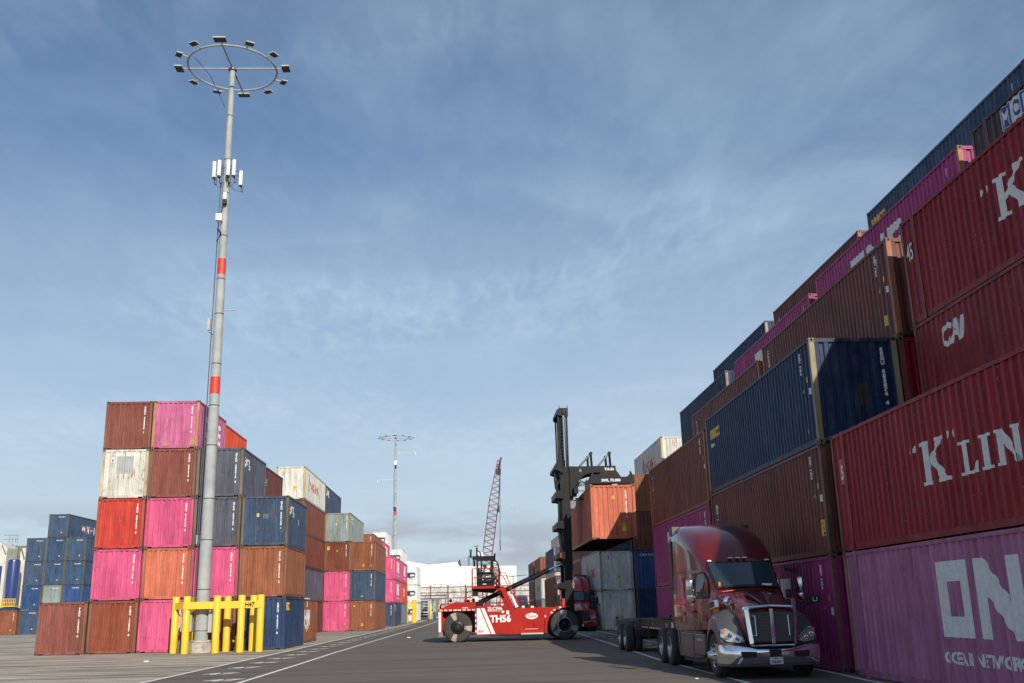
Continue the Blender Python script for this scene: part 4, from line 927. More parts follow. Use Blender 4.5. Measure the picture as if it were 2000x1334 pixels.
    m = MB(); hx = [(3.16, 1.30), (3.26, 1.19), (3.52, 1.12), (3.78, 1.19), (3.88, 1.30), (3.78, 1.41), (3.52, 1.48), (3.26, 1.41)]; m.poly([(a, yn-.005, b) for a, b in hx], [tuple(range(8))], MWHT); add('maker_badge', m, body, fix=False)
    txt('Taylor', 3.26, 1.22, .22, MATS['machine_letter_red'], .95, .004, dy=.009, name='badge_lettering'); txt('www.taylorbigred.com', 3.15, .60, .075, MWHT, 1.0, .001)
    m = MB()
    for cx in (3.2, 3.85): m.lathe((cx, yn, .92), 'y', [(.23, .0), (.23, -.012), (.215, -.014)], MRED, 24)
    m.box(2.86, 2.875, yn-.006, yn, .55, 1.7, MREDD); m.box(3.60, 3.615, yn-.006, yn, .45, 1.1, BLACK); add('access_covers', m, body)
    m = MB(); m.box(2.90, 4.12, yn-.20, yn+.1, .34, .41, mat('step_pale', (.52, .48, .40), .7)); add('running_board', m)
    # deck details
    m = MB()
    for cx, c in ((-.95, MBLK), (-.12, MRED), (.33, MBLK)): m.lathe((cx, 57.0, 2.13), 'z', [(.05, 0), (.09, .05), (.07, .15), (.02, .2)], c, 8)
    m.lathe((.0, 58.2, 2.15), 'y', [(.12, -.03), (.12, .03), (.05, .03), (.05, -.03)], MBLK, 12); m.tube([(-1.5, 56.6, 1.76), (-1.5, 56.6, 2.0)], .05, MBLK, 6); m.tube([(-1.5, 57.2, 1.78), (-1.75, 57.3, 2.1), (-1.2, 57.4, 1.95)], .02, MRED, 6); add('deck_fittings', m)
    m = MB()
    for k, cx in enumerate((3.0, 3.25, 3.5, 3.75, 4.1)): m.box(cx, cx+.14, yn+.1, yn+.25, 1.74, 1.74+(.12, .20, .1, .14, .09)[k], (MWHT, MBLK, MWHT, MBLK, GRY)[k])
    for k in range(4): m.tube([(4.4+.1*k, yn+.5, 1.74), (4.6+.12*k, yn+.5, 2.15+.1*k), (5.2, yn+.6, 2.1), (5.5, yn+.7, 1.9)], .025, CABLE, 6)
    m.box(4.95, 5.15, yn+.3, yn+.6, 1.8, 2.35, MBLK); m.box(5.25, 5.4, yn+.2, yn+.45, 1.8, 2.2, mat('hose_red', (.45, .03, .02), .5)); m.box(3.0, 4.0, 57.0, 57.1, 1.55, 1.80, MRED); add('valve_bank', m)
    # cab legs
    for ya, yb in ((yn+.02, yn+.28), (yf-.28, yf-.02)):
        m = MB(); m.prism([(2.22, 1.80), (2.62, 1.70), (2.03, 2.92), (1.55, 2.94), (1.50, 2.82), (1.72, 2.78), (1.86, 2.66)], 'y', ya, yb, MRED); add('cab_leg', m, bev=.01)
    m = MB(); m.prism([(2.22, 1.80), (2.62, 1.70), (3.0, .9), (3.12, .38), (2.86, .38), (2.6, 1.1)], 'y', yn-.012, yn-.001, MRED); add('leg_plate', m, body)
    m = MB(); m.box(.24, 1.80, yn+.02, 59.3, 2.83, 2.95, MRED); m.box(.30, 1.55, yn+.3, 59.2, 2.72, 2.83, MBLK); m.prism([(.25, 2.83), (.30, 2.70), (1.5, 2.60), (1.7, 2.83)], 'y', 57.3, 58.9, MBLK); add('cab_platform', m)
    m = MB(); m.box(.28, .60, 57.2, 57.5, 2.15, 2.70, MWHT); m.box(.30, .55, 57.15, 57.2, 2.45, 2.7, GRY); add('lubricant_tank', m)
    # cab
    cy0, cy1 = 57.0, 58.7; cab = MB(); fr = .09
    def ring(xa, xb, za, zb, ya, yb):
        for a in (xa, xb-fr):
            for b in (ya, yb-fr): cab.box(a, a+fr, b, b+fr, za, zb, MBLK)
    ring(.52, 1.48, 2.96, 4.52, cy0, cy1)
    for z0, z1 in ((2.96, 3.30), (3.62, 3.74), (4.42, 4.55)):
        cab.box(.525, 1.475, cy0+.005, cy0+.06, z0, z1, MBLK); cab.box(.525, 1.475, cy1-.06, cy1-.005, z0, z1, MBLK); cab.box(.525, .58, cy0+.06, cy1-.06, z0, z1, MBLK)
    cab.box(.75, .84, cy0-.01, cy0+.05, 2.98, 4.5, MBLK); cab.box(1.30, 1.39, cy0-.01, cy0+.05, 2.98, 4.5, MBLK); cab.box(.50, 1.5, cy0-.02, cy1+.02, 4.52, 4.62, MBLK)
    cab.box(.60, .82, cy0-.004, cy0+.004, 3.30, 3.62, MBLK)
    cb = add('cab', cab)
    m = MB(); m.box(.84, 1.30, cy0+.02, cy0+.03, 3.74, 4.42, GLS); m.box(.84, 1.30, cy0+.02, cy0+.03, 3.30, 3.62, GLS); m.box(.60, .75, cy0+.02, cy0+.03, 3.74, 4.42, GLS); add('door_window', m, cb)
    m = MB(); pts = [(1.48, 3.05), (1.80, 3.20), (1.86, 3.70), (1.72, 4.25), (1.50, 4.48)]
    for i in range(4):
        a, b = pts[i], pts[i+1]; m.poly([(a[0], cy0+.05, a[1]), (b[0], cy0+.05, b[1]), (b[0], cy1-.05, b[1]), (a[0], cy1-.05, a[1])], [(0, 1, 2, 3)], GLS)
    for yy in (cy0+.05, cy1-.05): m.poly([(a, yy, b) for a, b in pts], [(0, 1, 2, 3, 4)], GLS)
    add('front_window', m, cb, fix=False)
    m = MB()
    for yy in (cy0+.05, cy1-.05):
        for i in range(4): m.tube([(pts[i][0], yy, pts[i][1]), (pts[i+1][0], yy, pts[i+1][1])], .025, MBLK, 6)
    m.box(1.62, 1.84, cy0+.1, cy1-.1, 3.0, 3.2, MBLK); m.box(1.6, 1.75, cy0-.15, cy0-.02, 3.02, 3.3, MBLK); m.box(1.62, 1.70, cy0-.17, cy0-.15, 3.05, 3.15, MWHT); add('window_frame', m, cb)
    m = MB(); m.box(.62, 1.1, 57.5, 58.1, 3.0, 3.32, MBLK); m.box(.60, .72, 57.5, 58.1, 3.3, 4.0, MBLK); add('seat', m, cb)
    m = MB(); m.tube([(1.60, 57.8, 3.1), (1.36, 57.8, 3.62)], .03, MBLK, 6); m.lathe((1.36, 57.8, 3.64), 'z', [(.17, -.012), (.185, 0), (.17, .012), (.155, 0), (.17, -.012)], MBLK, 18, cap=False); m.box(1.50, 1.66, 57.3, 58.3, 3.3, 3.55, MBLK); m.box(1.36, 1.42, 57.15, 57.35, 4.1, 4.28, MBLK); add('controls', m, cb)
    m = MB(); m.box(.85, 1.05, cy0-.012, cy0-.006, 3.06, 3.10, MWHT); m.lathe((.84, 57.4, 4.62), 'z', [(.10, 0), (.10, .06), (.07, .2), (.02, .26)], MWHT, 12); m.lathe((.62, 57.5, 4.62), 'z', [(.10, 0), (.10, .06), (.07, .2), (.02, .26)], MWHT, 12); add('roof_domes', m, cb, smooth=True)
    m = MB(); m.tube([(.55, 57.2, 4.6), (.55, 57.2, 5.1)], .045, MBLK, 8); m.tube([(.40, 57.2, 5.18), (.66, 57.2, 5.2)], .025, MBLK, 6); m.tube([(.48, 57.2, 5.08), (.62, 57.2, 5.1)], .02, MBLK, 6); m.tube([(.56, 57.1, 4.95), (.72, 57.1, 4.85), (.78, 57.1, 4.62)], .03, MBLK, 6)
    m.tube([(.20, 57.0, 4.55), (.20, 57.0, 4.88)], .05, MBLK, 8); m.box(.12, .28, 56.92, 57.08, 4.86, 5.0, mat('lamp_green', (.02, .12, .06), .4)); m.tube([(.2, 57.0, 4.55), (.55, 57.1, 4.45)], .025, MBLK, 6); m.box(.3, .55, 56.9, 57.2, 4.42, 4.62, MBLK); m.box(.34, .46, 56.95, 57.15, 4.05, 4.4, MBLK)
    m.tube([(1.52, 56.95, 4.3), (1.56, 56.9, 4.75)], .05, MBLK, 8); add('antennas', m, cb)
    # railings
    m = MB(); yr = yn+.08
    for xx in (.28, .42, 1.72): m.tube([(xx, yr, 2.95), (xx, yr, 3.92 if xx != .42 else 3.5)], .022, MRED, 8)
    m.tube([(.28, yr, 3.86), (.33, yr, 3.92), (1.66, yr, 3.92), (1.76, yr, 3.86), (1.78, yr, 3.4), (1.68, yr, 2.97)], .022, MRED, 8); m.tube([(.28, yr, 3.42), (1.74, yr, 3.42)], .022, MRED, 8)
    m.tube([(.26, yr, 3.92), (.26, 59.2, 3.92)], .022, MRED, 6); m.tube([(.26, yr, 3.42), (.26, 59.2, 3.42)], .022, MRED, 6); m.tube([(.26, 59.2, 2.95), (.26, 59.2, 3.92)], .022, MRED, 6); add('platform_railing', m, smooth=True)
    m = MB()
    for d, z0 in ((0, 3.66), (.0, 3.52)):
        k = .0 if z0 > 3.6 else -.16
        m.tube([(1.80, yr, z0), (2.08+k, yr, z0-.01), (2.16+k, yr, z0-.09), (2.42+k*.7, yr, 2.85), (2.70+k*.5, yr, 2.2), (2.96, yr, 1.55)], .022, MRED, 8)
    for q in range(5): m.box(2.35+q*.13, 2.55+q*.13, yn+.1, yn+.6, 2.55-q*.22, 2.57-q*.22, MRED)
    m.tube([(2.42, yr+.3, 2.9), (2.42, yr+.3, 1.8)], .02, MRED, 6); add('stair_handrails', m, smooth=True)
    m = MB(); m.tube([(2.40, yn+.02, 2.45), (2.46, yn, 2.35), (2.66, yn-.04, 1.88)], .08, MWHT, 12); m.tube([(2.66, yn-.04, 1.88), (2.70, yn-.04, 1.78)], .11, MWHT, 12); add('air_hose_cover', m, smooth=True)
    # tilt cylinders
    for yy in (57.5, 59.7):
        a = Vector((.64, yy, 2.08)); b = Vector((5.42, yy, 4.12)); d = b-a
        m = MB(); m.tube([a, a+d*.82], .115, MBLK, 14); m.lathe((a.x, yy-.18, a.z), 'y', [(.16, 0), (.16, .36)], MBLK, 14); m.tube([a+d*.02+Vector((0, -.02, .13)), a+d*.80+Vector((0, -.02, .16))], .02, MBLK, 6); m.tube([a+d*.815, a+d*.835], .14, MBLK, 14); add('tilt_cylinder', m, smooth=True)
        m = MB(); m.tube([a+d*.83, b], .055, CHR, 12); m.lathe((b.x, yy-.14, b.z), 'y', [(.12, 0), (.12, .28)], MBLK, 12); add('cylinder_rod', m, smooth=True)
    m = MB(); m.prism([(.48, 1.88), (.48, 2.22), (.78, 2.22), (.9, 1.88)], 'y', 57.25, 57.75, MBLK); m.prism([(.48, 1.88), (.48, 2.22), (.78, 2.22), (.9, 1.88)], 'y', 59.45, 59.95, MBLK); add('cylinder_mounts', m)
    # mast
    lean = -.35/13
    def X(x, z): return x+lean*(z-1.5)*.35
    for ya, yb in ((57.15, 57.50), (59.5, 59.85)):
        m = MB()
        m.prism([(X(5.50, 1.05), 1.05), (X(5.98, 1.05), 1.05), (X(6.02, 9.6), 9.6), (X(5.55, 9.6), 9.6)], 'y', ya, ya+.05, MBLK); m.prism([(X(5.50, 1.05), 1.05), (X(5.56, 1.05), 1.05), (X(5.61, 9.6), 9.6), (X(5.55, 9.6), 9.6)], 'y', ya+.05, yb, MBLK)
        m.prism([(X(5.90, 1.05), 1.05), (X(5.98, 1.05), 1.05), (X(6.02, 9.6), 9.6), (X(5.95, 9.6), 9.6)], 'y', ya+.05, yb, MBLK); m.box(5.58, 5.9, yb-.12, yb-.02, 1.0, 9.6, GRY); add('outer_mast', m, bev=.008)
    for ya, yb in ((57.42, 57.66), (59.34, 59.58)):
        m = MB(); m.prism([(5.52, 1.4), (5.60, 1.4), (5.52, 13.05), (5.44, 13.05)], 'y', ya, yb, MBLK); m.prism([(5.88, 1.4), (6.0, 1.4), (6.02, 13.05), (5.92, 13.05)], 'y', ya, yb, MBLK)
        m.box(5.56, 5.74, ya+.10, ya+.14, 1.4, 12.9, MBLK); add('inner_mast', m, bev=.006)
        m = MB(); m.tube([(5.82, ya-.16, 1.3), (5.80, ya-.16, 9.55)], .10, MBLK, 12); m.tube([(5.80, ya-.16, 9.55), (5.78, ya-.14, 12.65)], .075, CHR, 14); add('lift_cylinder', m, smooth=True)
        m = MB()
        for k in range(48): m.box(5.655, 5.70, ya-.06, ya-.03, 3.0+k*.2, 3.14+k*.2, HUB)
        add('lift_chain', m)
    m = MB(); m.prism([(5.36, 12.72), (5.36, 12.95), (5.52, 13.12), (6.05, 13.12), (6.05, 12.62), (5.95, 12.55)], 'y', 57.30, 57.42, MBLK); m.prism([(5.36, 12.72), (5.36, 12.95), (5.52, 13.12), (6.05, 13.12), (6.05, 12.62), (5.95, 12.55)], 'y', 59.58, 59.70, MBLK); m.box(5.40, 5.98, 57.42, 59.58, 12.85, 13.05, MBLK); m.box(5.52, 5.56, 57.3, 57.34, 13.12, 13.25, MBLK); m.box(6.01, 6.05, 57.3, 57.34, 13.12, 13.25, MBLK)
    m.lathe((5.80, 57.30, 12.85), 'y', [(.14, 0), (.14, -.03), (.06, -.035)], MBLK, 16); add('mast_head', m, bev=.01)
    for k, (za, zb) in enumerate(((9.45, 10.05), (7.8, 8.25), (6.08, 6.5), (4.4, 4.75), (2.75, 3.08))):
        m = MB()
        if k == 0: m.prism([(5.08, za+.02), (5.10, za+.20), (5.36, zb), (5.60, zb-.02), (5.60, za-.25), (5.36, za-.1)], 'y', 57.0, 60.0, MBLK)
        else: m.prism([(5.12, za), (5.12, zb-.10), (5.32, zb), (5.58, zb), (5.58, za-.08), (5.36, za-.02)], 'y', 57.0, 60.0, MBLK)
        add('mast_crossbar', m, bev=.015)
    m = MB(); m.box(5.28, 5.34, 57.0-.01, 57.2, 4.45, 4.7, mat('lamp_red', (.5, .03, .02), .4)); m.box(6.0, 6.04, 57.35, 57.48, 4.9, 5.5, MWHT); add('mast_lamp', m)
    v, f = text2d('\n'.join('TAYLOR'), .19, .9, .004, 1, .85, 'CENTER'); m = MB(); m.poly([(5.97+a, 57.138, 3.55+q) for a, q in v], f, mat('letter_pale_red', (.55, .30, .28), .5)); add('mast_lettering', m, fix=False)
    # hoses on the rear of the mast
    m = MB()
    for k in range(5):
        xx = 5.20+.05*k; m.tube([(xx, 57.3+.12*k, 9.4), (xx-.12, 57.2+.1*k, 8.9), (xx-.06, 57.25+.1*k, 8.35), (xx+.15, 57.3, 7.9), (xx+.02, 57.3+.1*k, 6.2), (xx+.1, 57.3, 4.6)], .022, CABLE, 6)
    add('mast_hoses', m, smooth=True)
    # carriage and arm
    m = MB(); m.box(6.00, 6.22, 57.3, 59.7, 7.9, 9.65, MBLK); m.box(5.98, 6.30, 57.22, 57.32, 7.2, 7.65, GRY)
    arm = [(6.22, 9.66), (8.75, 9.66), (8.75, 9.28), (7.3, 9.28), (6.85, 9.12), (6.55, 8.80), (6.42, 8.35), (6.40, 7.9), (6.22, 7.9)]
    m.prism(arm, 'y', 57.45, 57.6, MBLK); m.prism(arm, 'y', 59.4, 59.55, MBLK); m.box(6.9, 8.7, 57.6, 59.4, 9.35, 9.60, MBLK); m.box(6.6, 6.72, 57.44, 57.449, 9.32, 9.5, GRY); add('carriage_arm', m, bev=.01)
    for xx in (7.15, 8.25):
        for yy in (57.6, 59.3):
            m = MB(); m.tube([(xx-.5, yy, 9.70), (xx+.18, yy, 10.42)], .06, GRY, 10); m.tube([(xx-.1, yy, 10.13), (xx+.18, yy, 10.42)], .04, CHR, 10); m.tube([(xx+.18, yy, 10.46), (xx+.22, yy, 9.45)], .07, MBLK, 10); m.lathe((xx+.18, yy-.1, 10.42), 'y', [(.1, 0), (.1, .2)], MBLK, 10); add('damper_cylinder', m, smooth=True)
    m = MB()
    for k in range(6):
        m.tube([(6.35, 57.3+.1*k, 8.5), (6.55+.05*k, 57.2, 8.85-.07*k), (6.95, 57.1, 8.6+.05*k), (7.1, 57.0, 8.3)], .02, CABLE, 6); m.tube([(6.2, 57.2, 8.3-.1*k), (6.35, 57.1, 8.5-.05*k), (6.6, 57.1, 8.75)], .02, CABLE, 6)
    m.box(6.2, 6.45, 57.0, 57.35, 8.05, 8.4, MBLK); m.box(6.45, 6.85, 57.1, 57.2, 8.15, 8.25, GRY); m.tube([(6.25, 57.1, 7.75), (6.75, 57.0, 7.7)], .05, MBLK, 6); add('hydraulic_hoses', m, smooth=True)
    # spreader
    cx = 7.92; ya, yb = 53.55, 65.5
    m = MB(); m.box(cx-.28, cx+.28, ya+.5, yb-.5, 8.32, 8.72, MBLK); m.box(cx-.55, cx+.55, 57.3, 61.6, 8.60, 9.15, MBLK); add('spreader_beam', m, bev=.01)
    for y0 in (ya, yb-.28):
        m = MB(); m.box(cx-1.22, cx+1.22, y0, y0+.28, 8.16, 8.52, MBLK)
        for sx in (-1, 1): m.box(cx+sx*1.17-.06, cx+sx*1.17+.06, y0+.05, y0+.2, 8.09, 8.16, GRY); m.prism([(cx+sx*1.22, 8.5), (cx+sx*.98, 8.52), (cx+sx*1.0, 8.82), (cx+sx*1.05, 8.84)], 'y', y0+.02, y0+.1, MBLK)
        add('end_beam', m, bev=.01)
    m = MB(); m.prism([(cx-.78, 8.52), (cx+.50, 8.52), (cx+.10, 9.12), (cx-.38, 9.12)], 'y', ya+.02, ya+.5, MBLK); tr = add('end_tower', m, bev=.01)
    for s, xx, zz, sz, yy in (('TH-56', cx-.39, 8.88, .19, ya+.012), ('SWL 70.000', cx-.58, 8.27, .20, ya-.006)):
        v, f = text2d(s, sz, 1.05, .008); b = MB(); b.poly([(xx+a, yy, zz+q) for a, q in v], f, MWHT); add('lettering', b, tr, fix=False)
    # wheels
    pr = (RUBP, (108, 354, 252)); pg = (RUBG, (95, 338, 222))
    for yy, sd in ((yn-.05, -1), (yf+.05, 1)):
        w = empty('w', (0, 0, 0), None, None); bpy.data.objects.remove(w)
        for nm, cx_, r_, pt, rim in (('rear', -.57, .80, pr, HUB), ('front', 5.33, .80, pg, MBLK)):
            e = bpy.data.objects.new('wheel', None); COL.objects.link(e); e.parent = t
            tyre(e, (cx_, yy, r_), 'y', r_, .50, .36, O, sd, pt, rim, hubdepth=.10 if nm == 'rear' else .2, lugs=False)
            h = MB(); s = sd
            if nm == 'rear': h.lathe((cx_, yy, r_), 'y', [(.34, -s*.05), (.34, s*.02), (.31, s*.03), (.29, -s*.02), (.22, s*.0), (.20, s*.05), (.17, s*.08), (.12, s*.08), (.11, s*.12), (.03, s*.13)], HUB, 20)
            else: h.lathe((cx_, yy, r_), 'y', [(.37, 0), (.40, s*.01), (.36, s*.03), (.34, 0)], RIMG, 28, cap=False)
            h.build('hub', e, O, smooth=True)
            if nm == 'front':
                e2 = bpy.data.objects.new('wheel', None); COL.objects.link(e2); e2.parent = t
                tyre(e2, (cx_-.02, yy-sd*.62, r_), 'y', r_, .50, .36, O, sd, None, MBLK, lugs=False)
handler()
container(6.70, 53.50, 5.185, L40, HC, 'salmon', 'faded orange container hanging from the lift truck spreader, half in shadow', 'containers held or carried by vehicles', rust=.3, post=(.50, .16, .09), dx=0,
          end=[*hazard(HC, .2, 3), *hazard(HC, 1.75, 4), tri(1.12, 2.15, .2), e_num('CSNU 681502 8', HC, u=1.93, size=.13), *sticker(1.62, .42, .28, .40)], left=[sq(1.0, .8, .14, .3, YELLOWD)])
def person_operator():
    """seated driver, one skinned surface"""
    o = Vector((.92, 57.78, 3.34))
    V = []; E = []; Rr = []
    def add(p, r, parent=None):
        V.append(tuple(o+Vector(p))); Rr.append(r)
        if parent is not None: E.append((parent, len(V)-1))
        return len(V)-1
    pel = add((0, 0, .06), .13); sp = add((.0, 0, .22), .12, pel); ch = add((.02, 0, .40), .145, sp); nk = add((.04, 0, .56), .055, ch); hd = add((.07, 0, .66), .085, nk); ht = add((.08, 0, .76), .075, hd)
    for s in (-1, 1):
        sh = add((.03, s*.18, .48), .062, ch); el = add((.10, s*.24, .24), .046, sh); wr = add((.32, s*.14, .29), .030, el); pa = add((.40, s*.11, .31), .030, wr)
        for k in range(4):
            a = add((.45, s*(.08+.02*k), .325), .011, pa); b = add((.465, s*(.08+.02*k), .295), .009, a)
        th = add((.43, s*.07, .335), .011, pa)
        hp = add((.05, s*.09, .05), .09, pel); kn = add((.42, s*.12, .07), .068, hp); an = add((.48, s*.12, -.26), .045, kn); ft = add((.60, s*.12, -.30), .038, an)
    nose = add((.165, 0, .665), .016, hd)
    me = bpy.data.meshes.new('person'); r0 = (1.0, 57.78, 3.34)
    me.from_pydata([tuple(Vector(v)-Vector(r0)) for v in V], E, []); ob = bpy.data.objects.new('person', me); COL.objects.link(ob); ob.location = r0
    sk = ob.modifiers.new('skin', 'SKIN'); sv = me.skin_vertices[0].data
    for i, r in enumerate(Rr): sv[i].radius = (r, r)
    sv[0].use_root = True
    ss = ob.modifiers.new('sub', 'SUBSURF'); ss.levels = 1; ss.render_levels = 1
    me.materials.append(mat('skin_tone', (.45, .25, .17), .6))
    dg = bpy.context.evaluated_depsgraph_get(); dg.update(); m2 = bpy.data.meshes.new_from_object(ob.evaluated_get(dg)); ob.modifiers.clear(); ob.data = m2
    m2.materials.clear(); m2.materials.append(MATS['skin_tone']); m2.materials.append(mat('shirt_pinkish_white', (.78, .60, .66), .8)); m2.materials.append(mat('trousers_dark', (.04, .05, .08), .8)); m2.materials.append(mat('hair_black', (.012, .01, .01), .7))
    for p in m2.polygons:
        p.use_smooth = True; c = p.center+Vector(r0)-o
        if c.z < .12 and c.x < .60: p.material_index = 2
        elif c.z < .545 and not (c.x > .30 and c.z > .2): p.material_index = 1
    tag(ob, 'person in black cap and pale pink shirt seated in the lift truck cab', 'person')
    h = MB(); h.lathe((.0, 0, 0), 'z', [(.098, -.04), (.102, .02), (.085, .07), (.04, .10)], MATS['hair_black'], 14); h.box(.06, .17, -.06, .06, .0, .015, MATS['hair_black']); c = h.build('cap', smooth=True); c.parent = ob; c.location = (o+Vector((.075, 0, .73)))-Vector(r0)
person_operator()
# ---------------------------------------------------------------- road trucks
CHROME = mat('chrome', (.80, .80, .82), .07, 1.0, var=.01); CHROMEM = mat('chrome_soft', (.66, .66, .67), .18, 1.0, var=.03)
TGREY = mat('truck_grey_panel', (.085, .085, .095), .36, .2, var=.06, coat=.15, dirt=.15, dirtcol=(.16, .14, .12)); TBLK = mat('truck_black_trim', (.012, .012, .013), .5)
TGLASS = mat('truck_glass', (.018, .035, .045), .06, 0, var=.01, coat=1.0); MESH = mat('grille_mesh', (.12, .12, .12), .55, .3, var=.1, scale=40)
LENS = mat('headlamp_lens', (.60, .60, .60), .08, .55, coat=1.0, var=.15, scale=14); AMB = mat('amber_lens', (.60, .20, .03), .2, coat=.6); RIMA = mat('rim_alloy', (.42, .42, .42), .3, .8)
def truck(O, paint, label, first=False, style=0, group='road trucks facing the camera'):
    ox, oy = O[0], O[1]; t = empty('road_truck', (ox, oy, 0), label, 'truck', group)
    def add(name, mb, parent=t, **k):
        o = mb.build(name, parent, **k); return o
    cabS = [(1.88, 1.02, .84, 2.06, .10), (2.28, 1.06, .86, 2.40, .12), (2.68, 1.10, .89, 2.76, .14), (2.74, 1.12, .95, 2.86, .22), (3.0, 1.16, 1.03, 3.12, .34), (3.35, 1.19, 1.09, 3.40, .44), (3.8, 1.21, 1.13, 3.64, .50), (4.35, 1.22, 1.16, 3.82, .50), (4.95, 1.22, 1.18, 3.94, .46), (5.5, 1.22, 1.18, 3.99, .42)]
    def sec(S, y, k=None):
        for i in range(len(S)-1):
            if S[i][0] <= y <= S[i+1][0]:
                f = (y-S[i][0])/(S[i+1][0]-S[i][0]); return [a+(b-a)*f for a, b in zip(S[i], S[i+1])]
        return list(S[0] if y < S[0][0] else S[-1])
    def ring(s, zb, crown=.05):
        y, wB, wT, zt, r = s[:5]; half = [(wB-.02, zb), (wB, zb+.08), (wB, 1.75 if zt > 1.9 else zb+.3), (wT+(wB-wT)*.35, (1.75 if zt > 1.9 else zb+.3)*.45+(zt-r)*.55)]
        for k in range(7):
            a = R(90)*k/6; half.append((wT-r+r*math.cos(a), zt-r+r*math.sin(a)))
        half.append((wT*.4, zt+crown*.8)); half.append((0, zt+crown))
        return [(x, y, z) for x, z in half]+[(-x, y, z) for x, z in reversed(half[:-1])]
    def loft(S, zbf, m, crown=.05, mats=None):
        mb = MB(); rs = [ring(s, zbf(s[0]), crown) for s in S]; n = len(rs[0]); v = [p for r_ in rs for p in r_]; f = []
        for i in range(len(rs)-1):
            for k in range(n-1): f.append((i*n+k, i*n+k+1, (i+1)*n+k+1, (i+1)*n+k))
        f.append(tuple(range(n))); f.append(tuple(range((len(rs)-1)*n, len(rs)*n)))
        mb.poly(v, f, m); return mb
    fine = []
    for i in range(len(cabS)-1):
        for q in range(2): fine.append(sec(cabS, cabS[i][0]+(cabS[i+1][0]-cabS[i][0])*q/2+1e-6))
    fine.append(cabS[-1])
    cab = add('cab', loft(fine, lambda y: 1.05, paint), smooth=True)
    def sx(y, z):
        s = sec(cabS, y); wB, wT, zt, r = s[1:5]; z0 = 1.75
        if z <= z0: return wB
        return wB+(wT-wB)*min(1, (z-z0)/max(.01, zt-r-z0))
    hoodS = [(.20, .58, .60, 1.55, .07), (.30, .62, .62, 1.62, .10), (.7, .74, .66, 1.74, .16), (1.15, .86, .74, 1.86, .20), (1.55, .96, .80, 1.97, .2), (1.92, 1.02, .85, 2.06, .16)]
    if style == 1: hoodS = [(a, b+.03, c+.05, d-.12*(1-a/1.92), e+.05) for a, b, c, d, e in hoodS]
    hood = add('hood', loft(hoodS, lambda y: .80+.12*y, paint, .04), smooth=True)
    if style == 0:
        for sgn in (-1, 1):
            m = MB(); m.poly([(sgn*.04, .32, 1.67), (sgn*.30, 1.1, 1.93), (sgn*.24, 1.5, 2.03), (sgn*.10, .9, 1.86)], [(0, 1, 2, 3)], paint); add('hood_crease', m, hood)
    # windscreen
    n = 10; m = MB(); v = []
    for j in range(5):
        for i in range(n+1):
            f = j/4; y = 1.93+.74*f; z = 2.115+.665*f; hw = .79+.045*f; x = (i/n*2-1)*hw; c = (1-(x/hw)**4)*.03+.022
            v.append((x, y-c*.7, z+c*.75))
    fs = [(j*(n+1)+i, j*(n+1)+i+1, (j+1)*(n+1)+i+1, (j+1)*(n+1)+i) for j in range(4) for i in range(n)]
    m.poly(v, fs, TGLASS); ws = add('windscreen', m, cab, smooth=True)
    m = MB(); e = [v[i] for i in range(n+1)]; top = [v[4*(n+1)+i] for i in range(n+1)]
    m.tube(e, .02, TBLK, 6); m.tube(top, .018, TBLK, 6); m.tube([v[j*(n+1)] for j in range(5)], .022, TBLK, 6); m.tube([v[j*(n+1)+n] for j in range(5)], .022, TBLK, 6); add('windscreen_seal', m, ws, smooth=True)
    if first:
        m = MB(); m.box(-.76, -.70, 1.93, 1.945, 2.18, 2.29, AMB); add('toll_tag', m, ws)
        m = MB(); m.poly([(.35, 1.90, 2.175), (.62, 1.91, 2.17), (.66, 1.935, 2.22), (.40, 1.95, 2.235)], [(0, 1, 2, 3)], MWHT); add('paper_on_dash', m, ws)
    for sgn in (-1, 1):
        m = MB(); m.tube([(sgn*.12-.1, 1.86, 2.12), (sgn*.45-.1, 1.84, 2.19), (sgn*.60-.1, 1.86, 2.16)], .012, TBLK, 6); m.tube([(sgn*.12-.35, 1.855, 2.19), (sgn*.12+.15, 1.85, 2.20)], .014, TBLK, 6); add('wiper', m, ws)
    # roof marker lamps
    for x in ((-.78, -.19, 0, .19, .78) if first else (-.7, -.15, 0, .15, .7)):
        m = MB(); s = sec(cabS, 2.78); z0 = s[3]+.03-(.02 if abs(x) < .5 else .09)
        m.prism([(x-.055, z0), (x+.055, z0), (x+.04, z0+.035), (x-.04, z0+.035)], 'y', 2.62, 2.76, MWHT); add('marker_lamp', m, cab)
    # side glass, seams, hatch
    for sgn in (-1, 1):
        def panel(pts, mm, d=.012):
            q = [(sgn*(sx(y, z)+d), y, z) for y, z in pts]; b = MB(); b.poly(q, [tuple(range(len(q)))], mm); return b
        m = panel([(2.22, 1.93), (3.0, 1.90), (3.0, 2.52), (2.72, 2.56), (2.5, 2.36)], TGLASS); w = add('door_window', m, cab)
        m = MB()
        pp = [(2.22, 1.93), (3.0, 1.90), (3.0, 2.52), (2.72, 2.56), (2.5, 2.36), (2.22, 1.93)]; m.tube([(sgn*(sx(y, z)+.012), y, z) for y, z in pp], .02, TBLK, 6); m.tube([(sgn*(sx(2.62, z)+.015), 2.62, z) for z in (1.92, 2.46)], .014, TBLK, 6); add('window_frame', m, w)
        m = panel([(4.12, 1.90), (4.42, 1.90), (4.42, 2.46), (4.12, 2.46)], TGLASS); add('sleeper_window', m, cab)
        m = MB()
        for y0, z0, z1 in ((2.16, 1.1, 1.95), (3.12, 1.1, 2.7), (5.15, 1.1, 3.5)): m.tube([(sgn*(sx(y0, z)+.002), y0, z) for z in (z0, (z0+z1)/2, z1)], .006, TBLK, 4)
        pts = [(4.0, 1.25), (4.62, 1.25), (4.62, 1.75), (4.0, 1.75), (4.0, 1.25)]; m.tube([(sgn*(sx(y, z)+.003), y, z) for y, z in pts], .008, TBLK, 4)
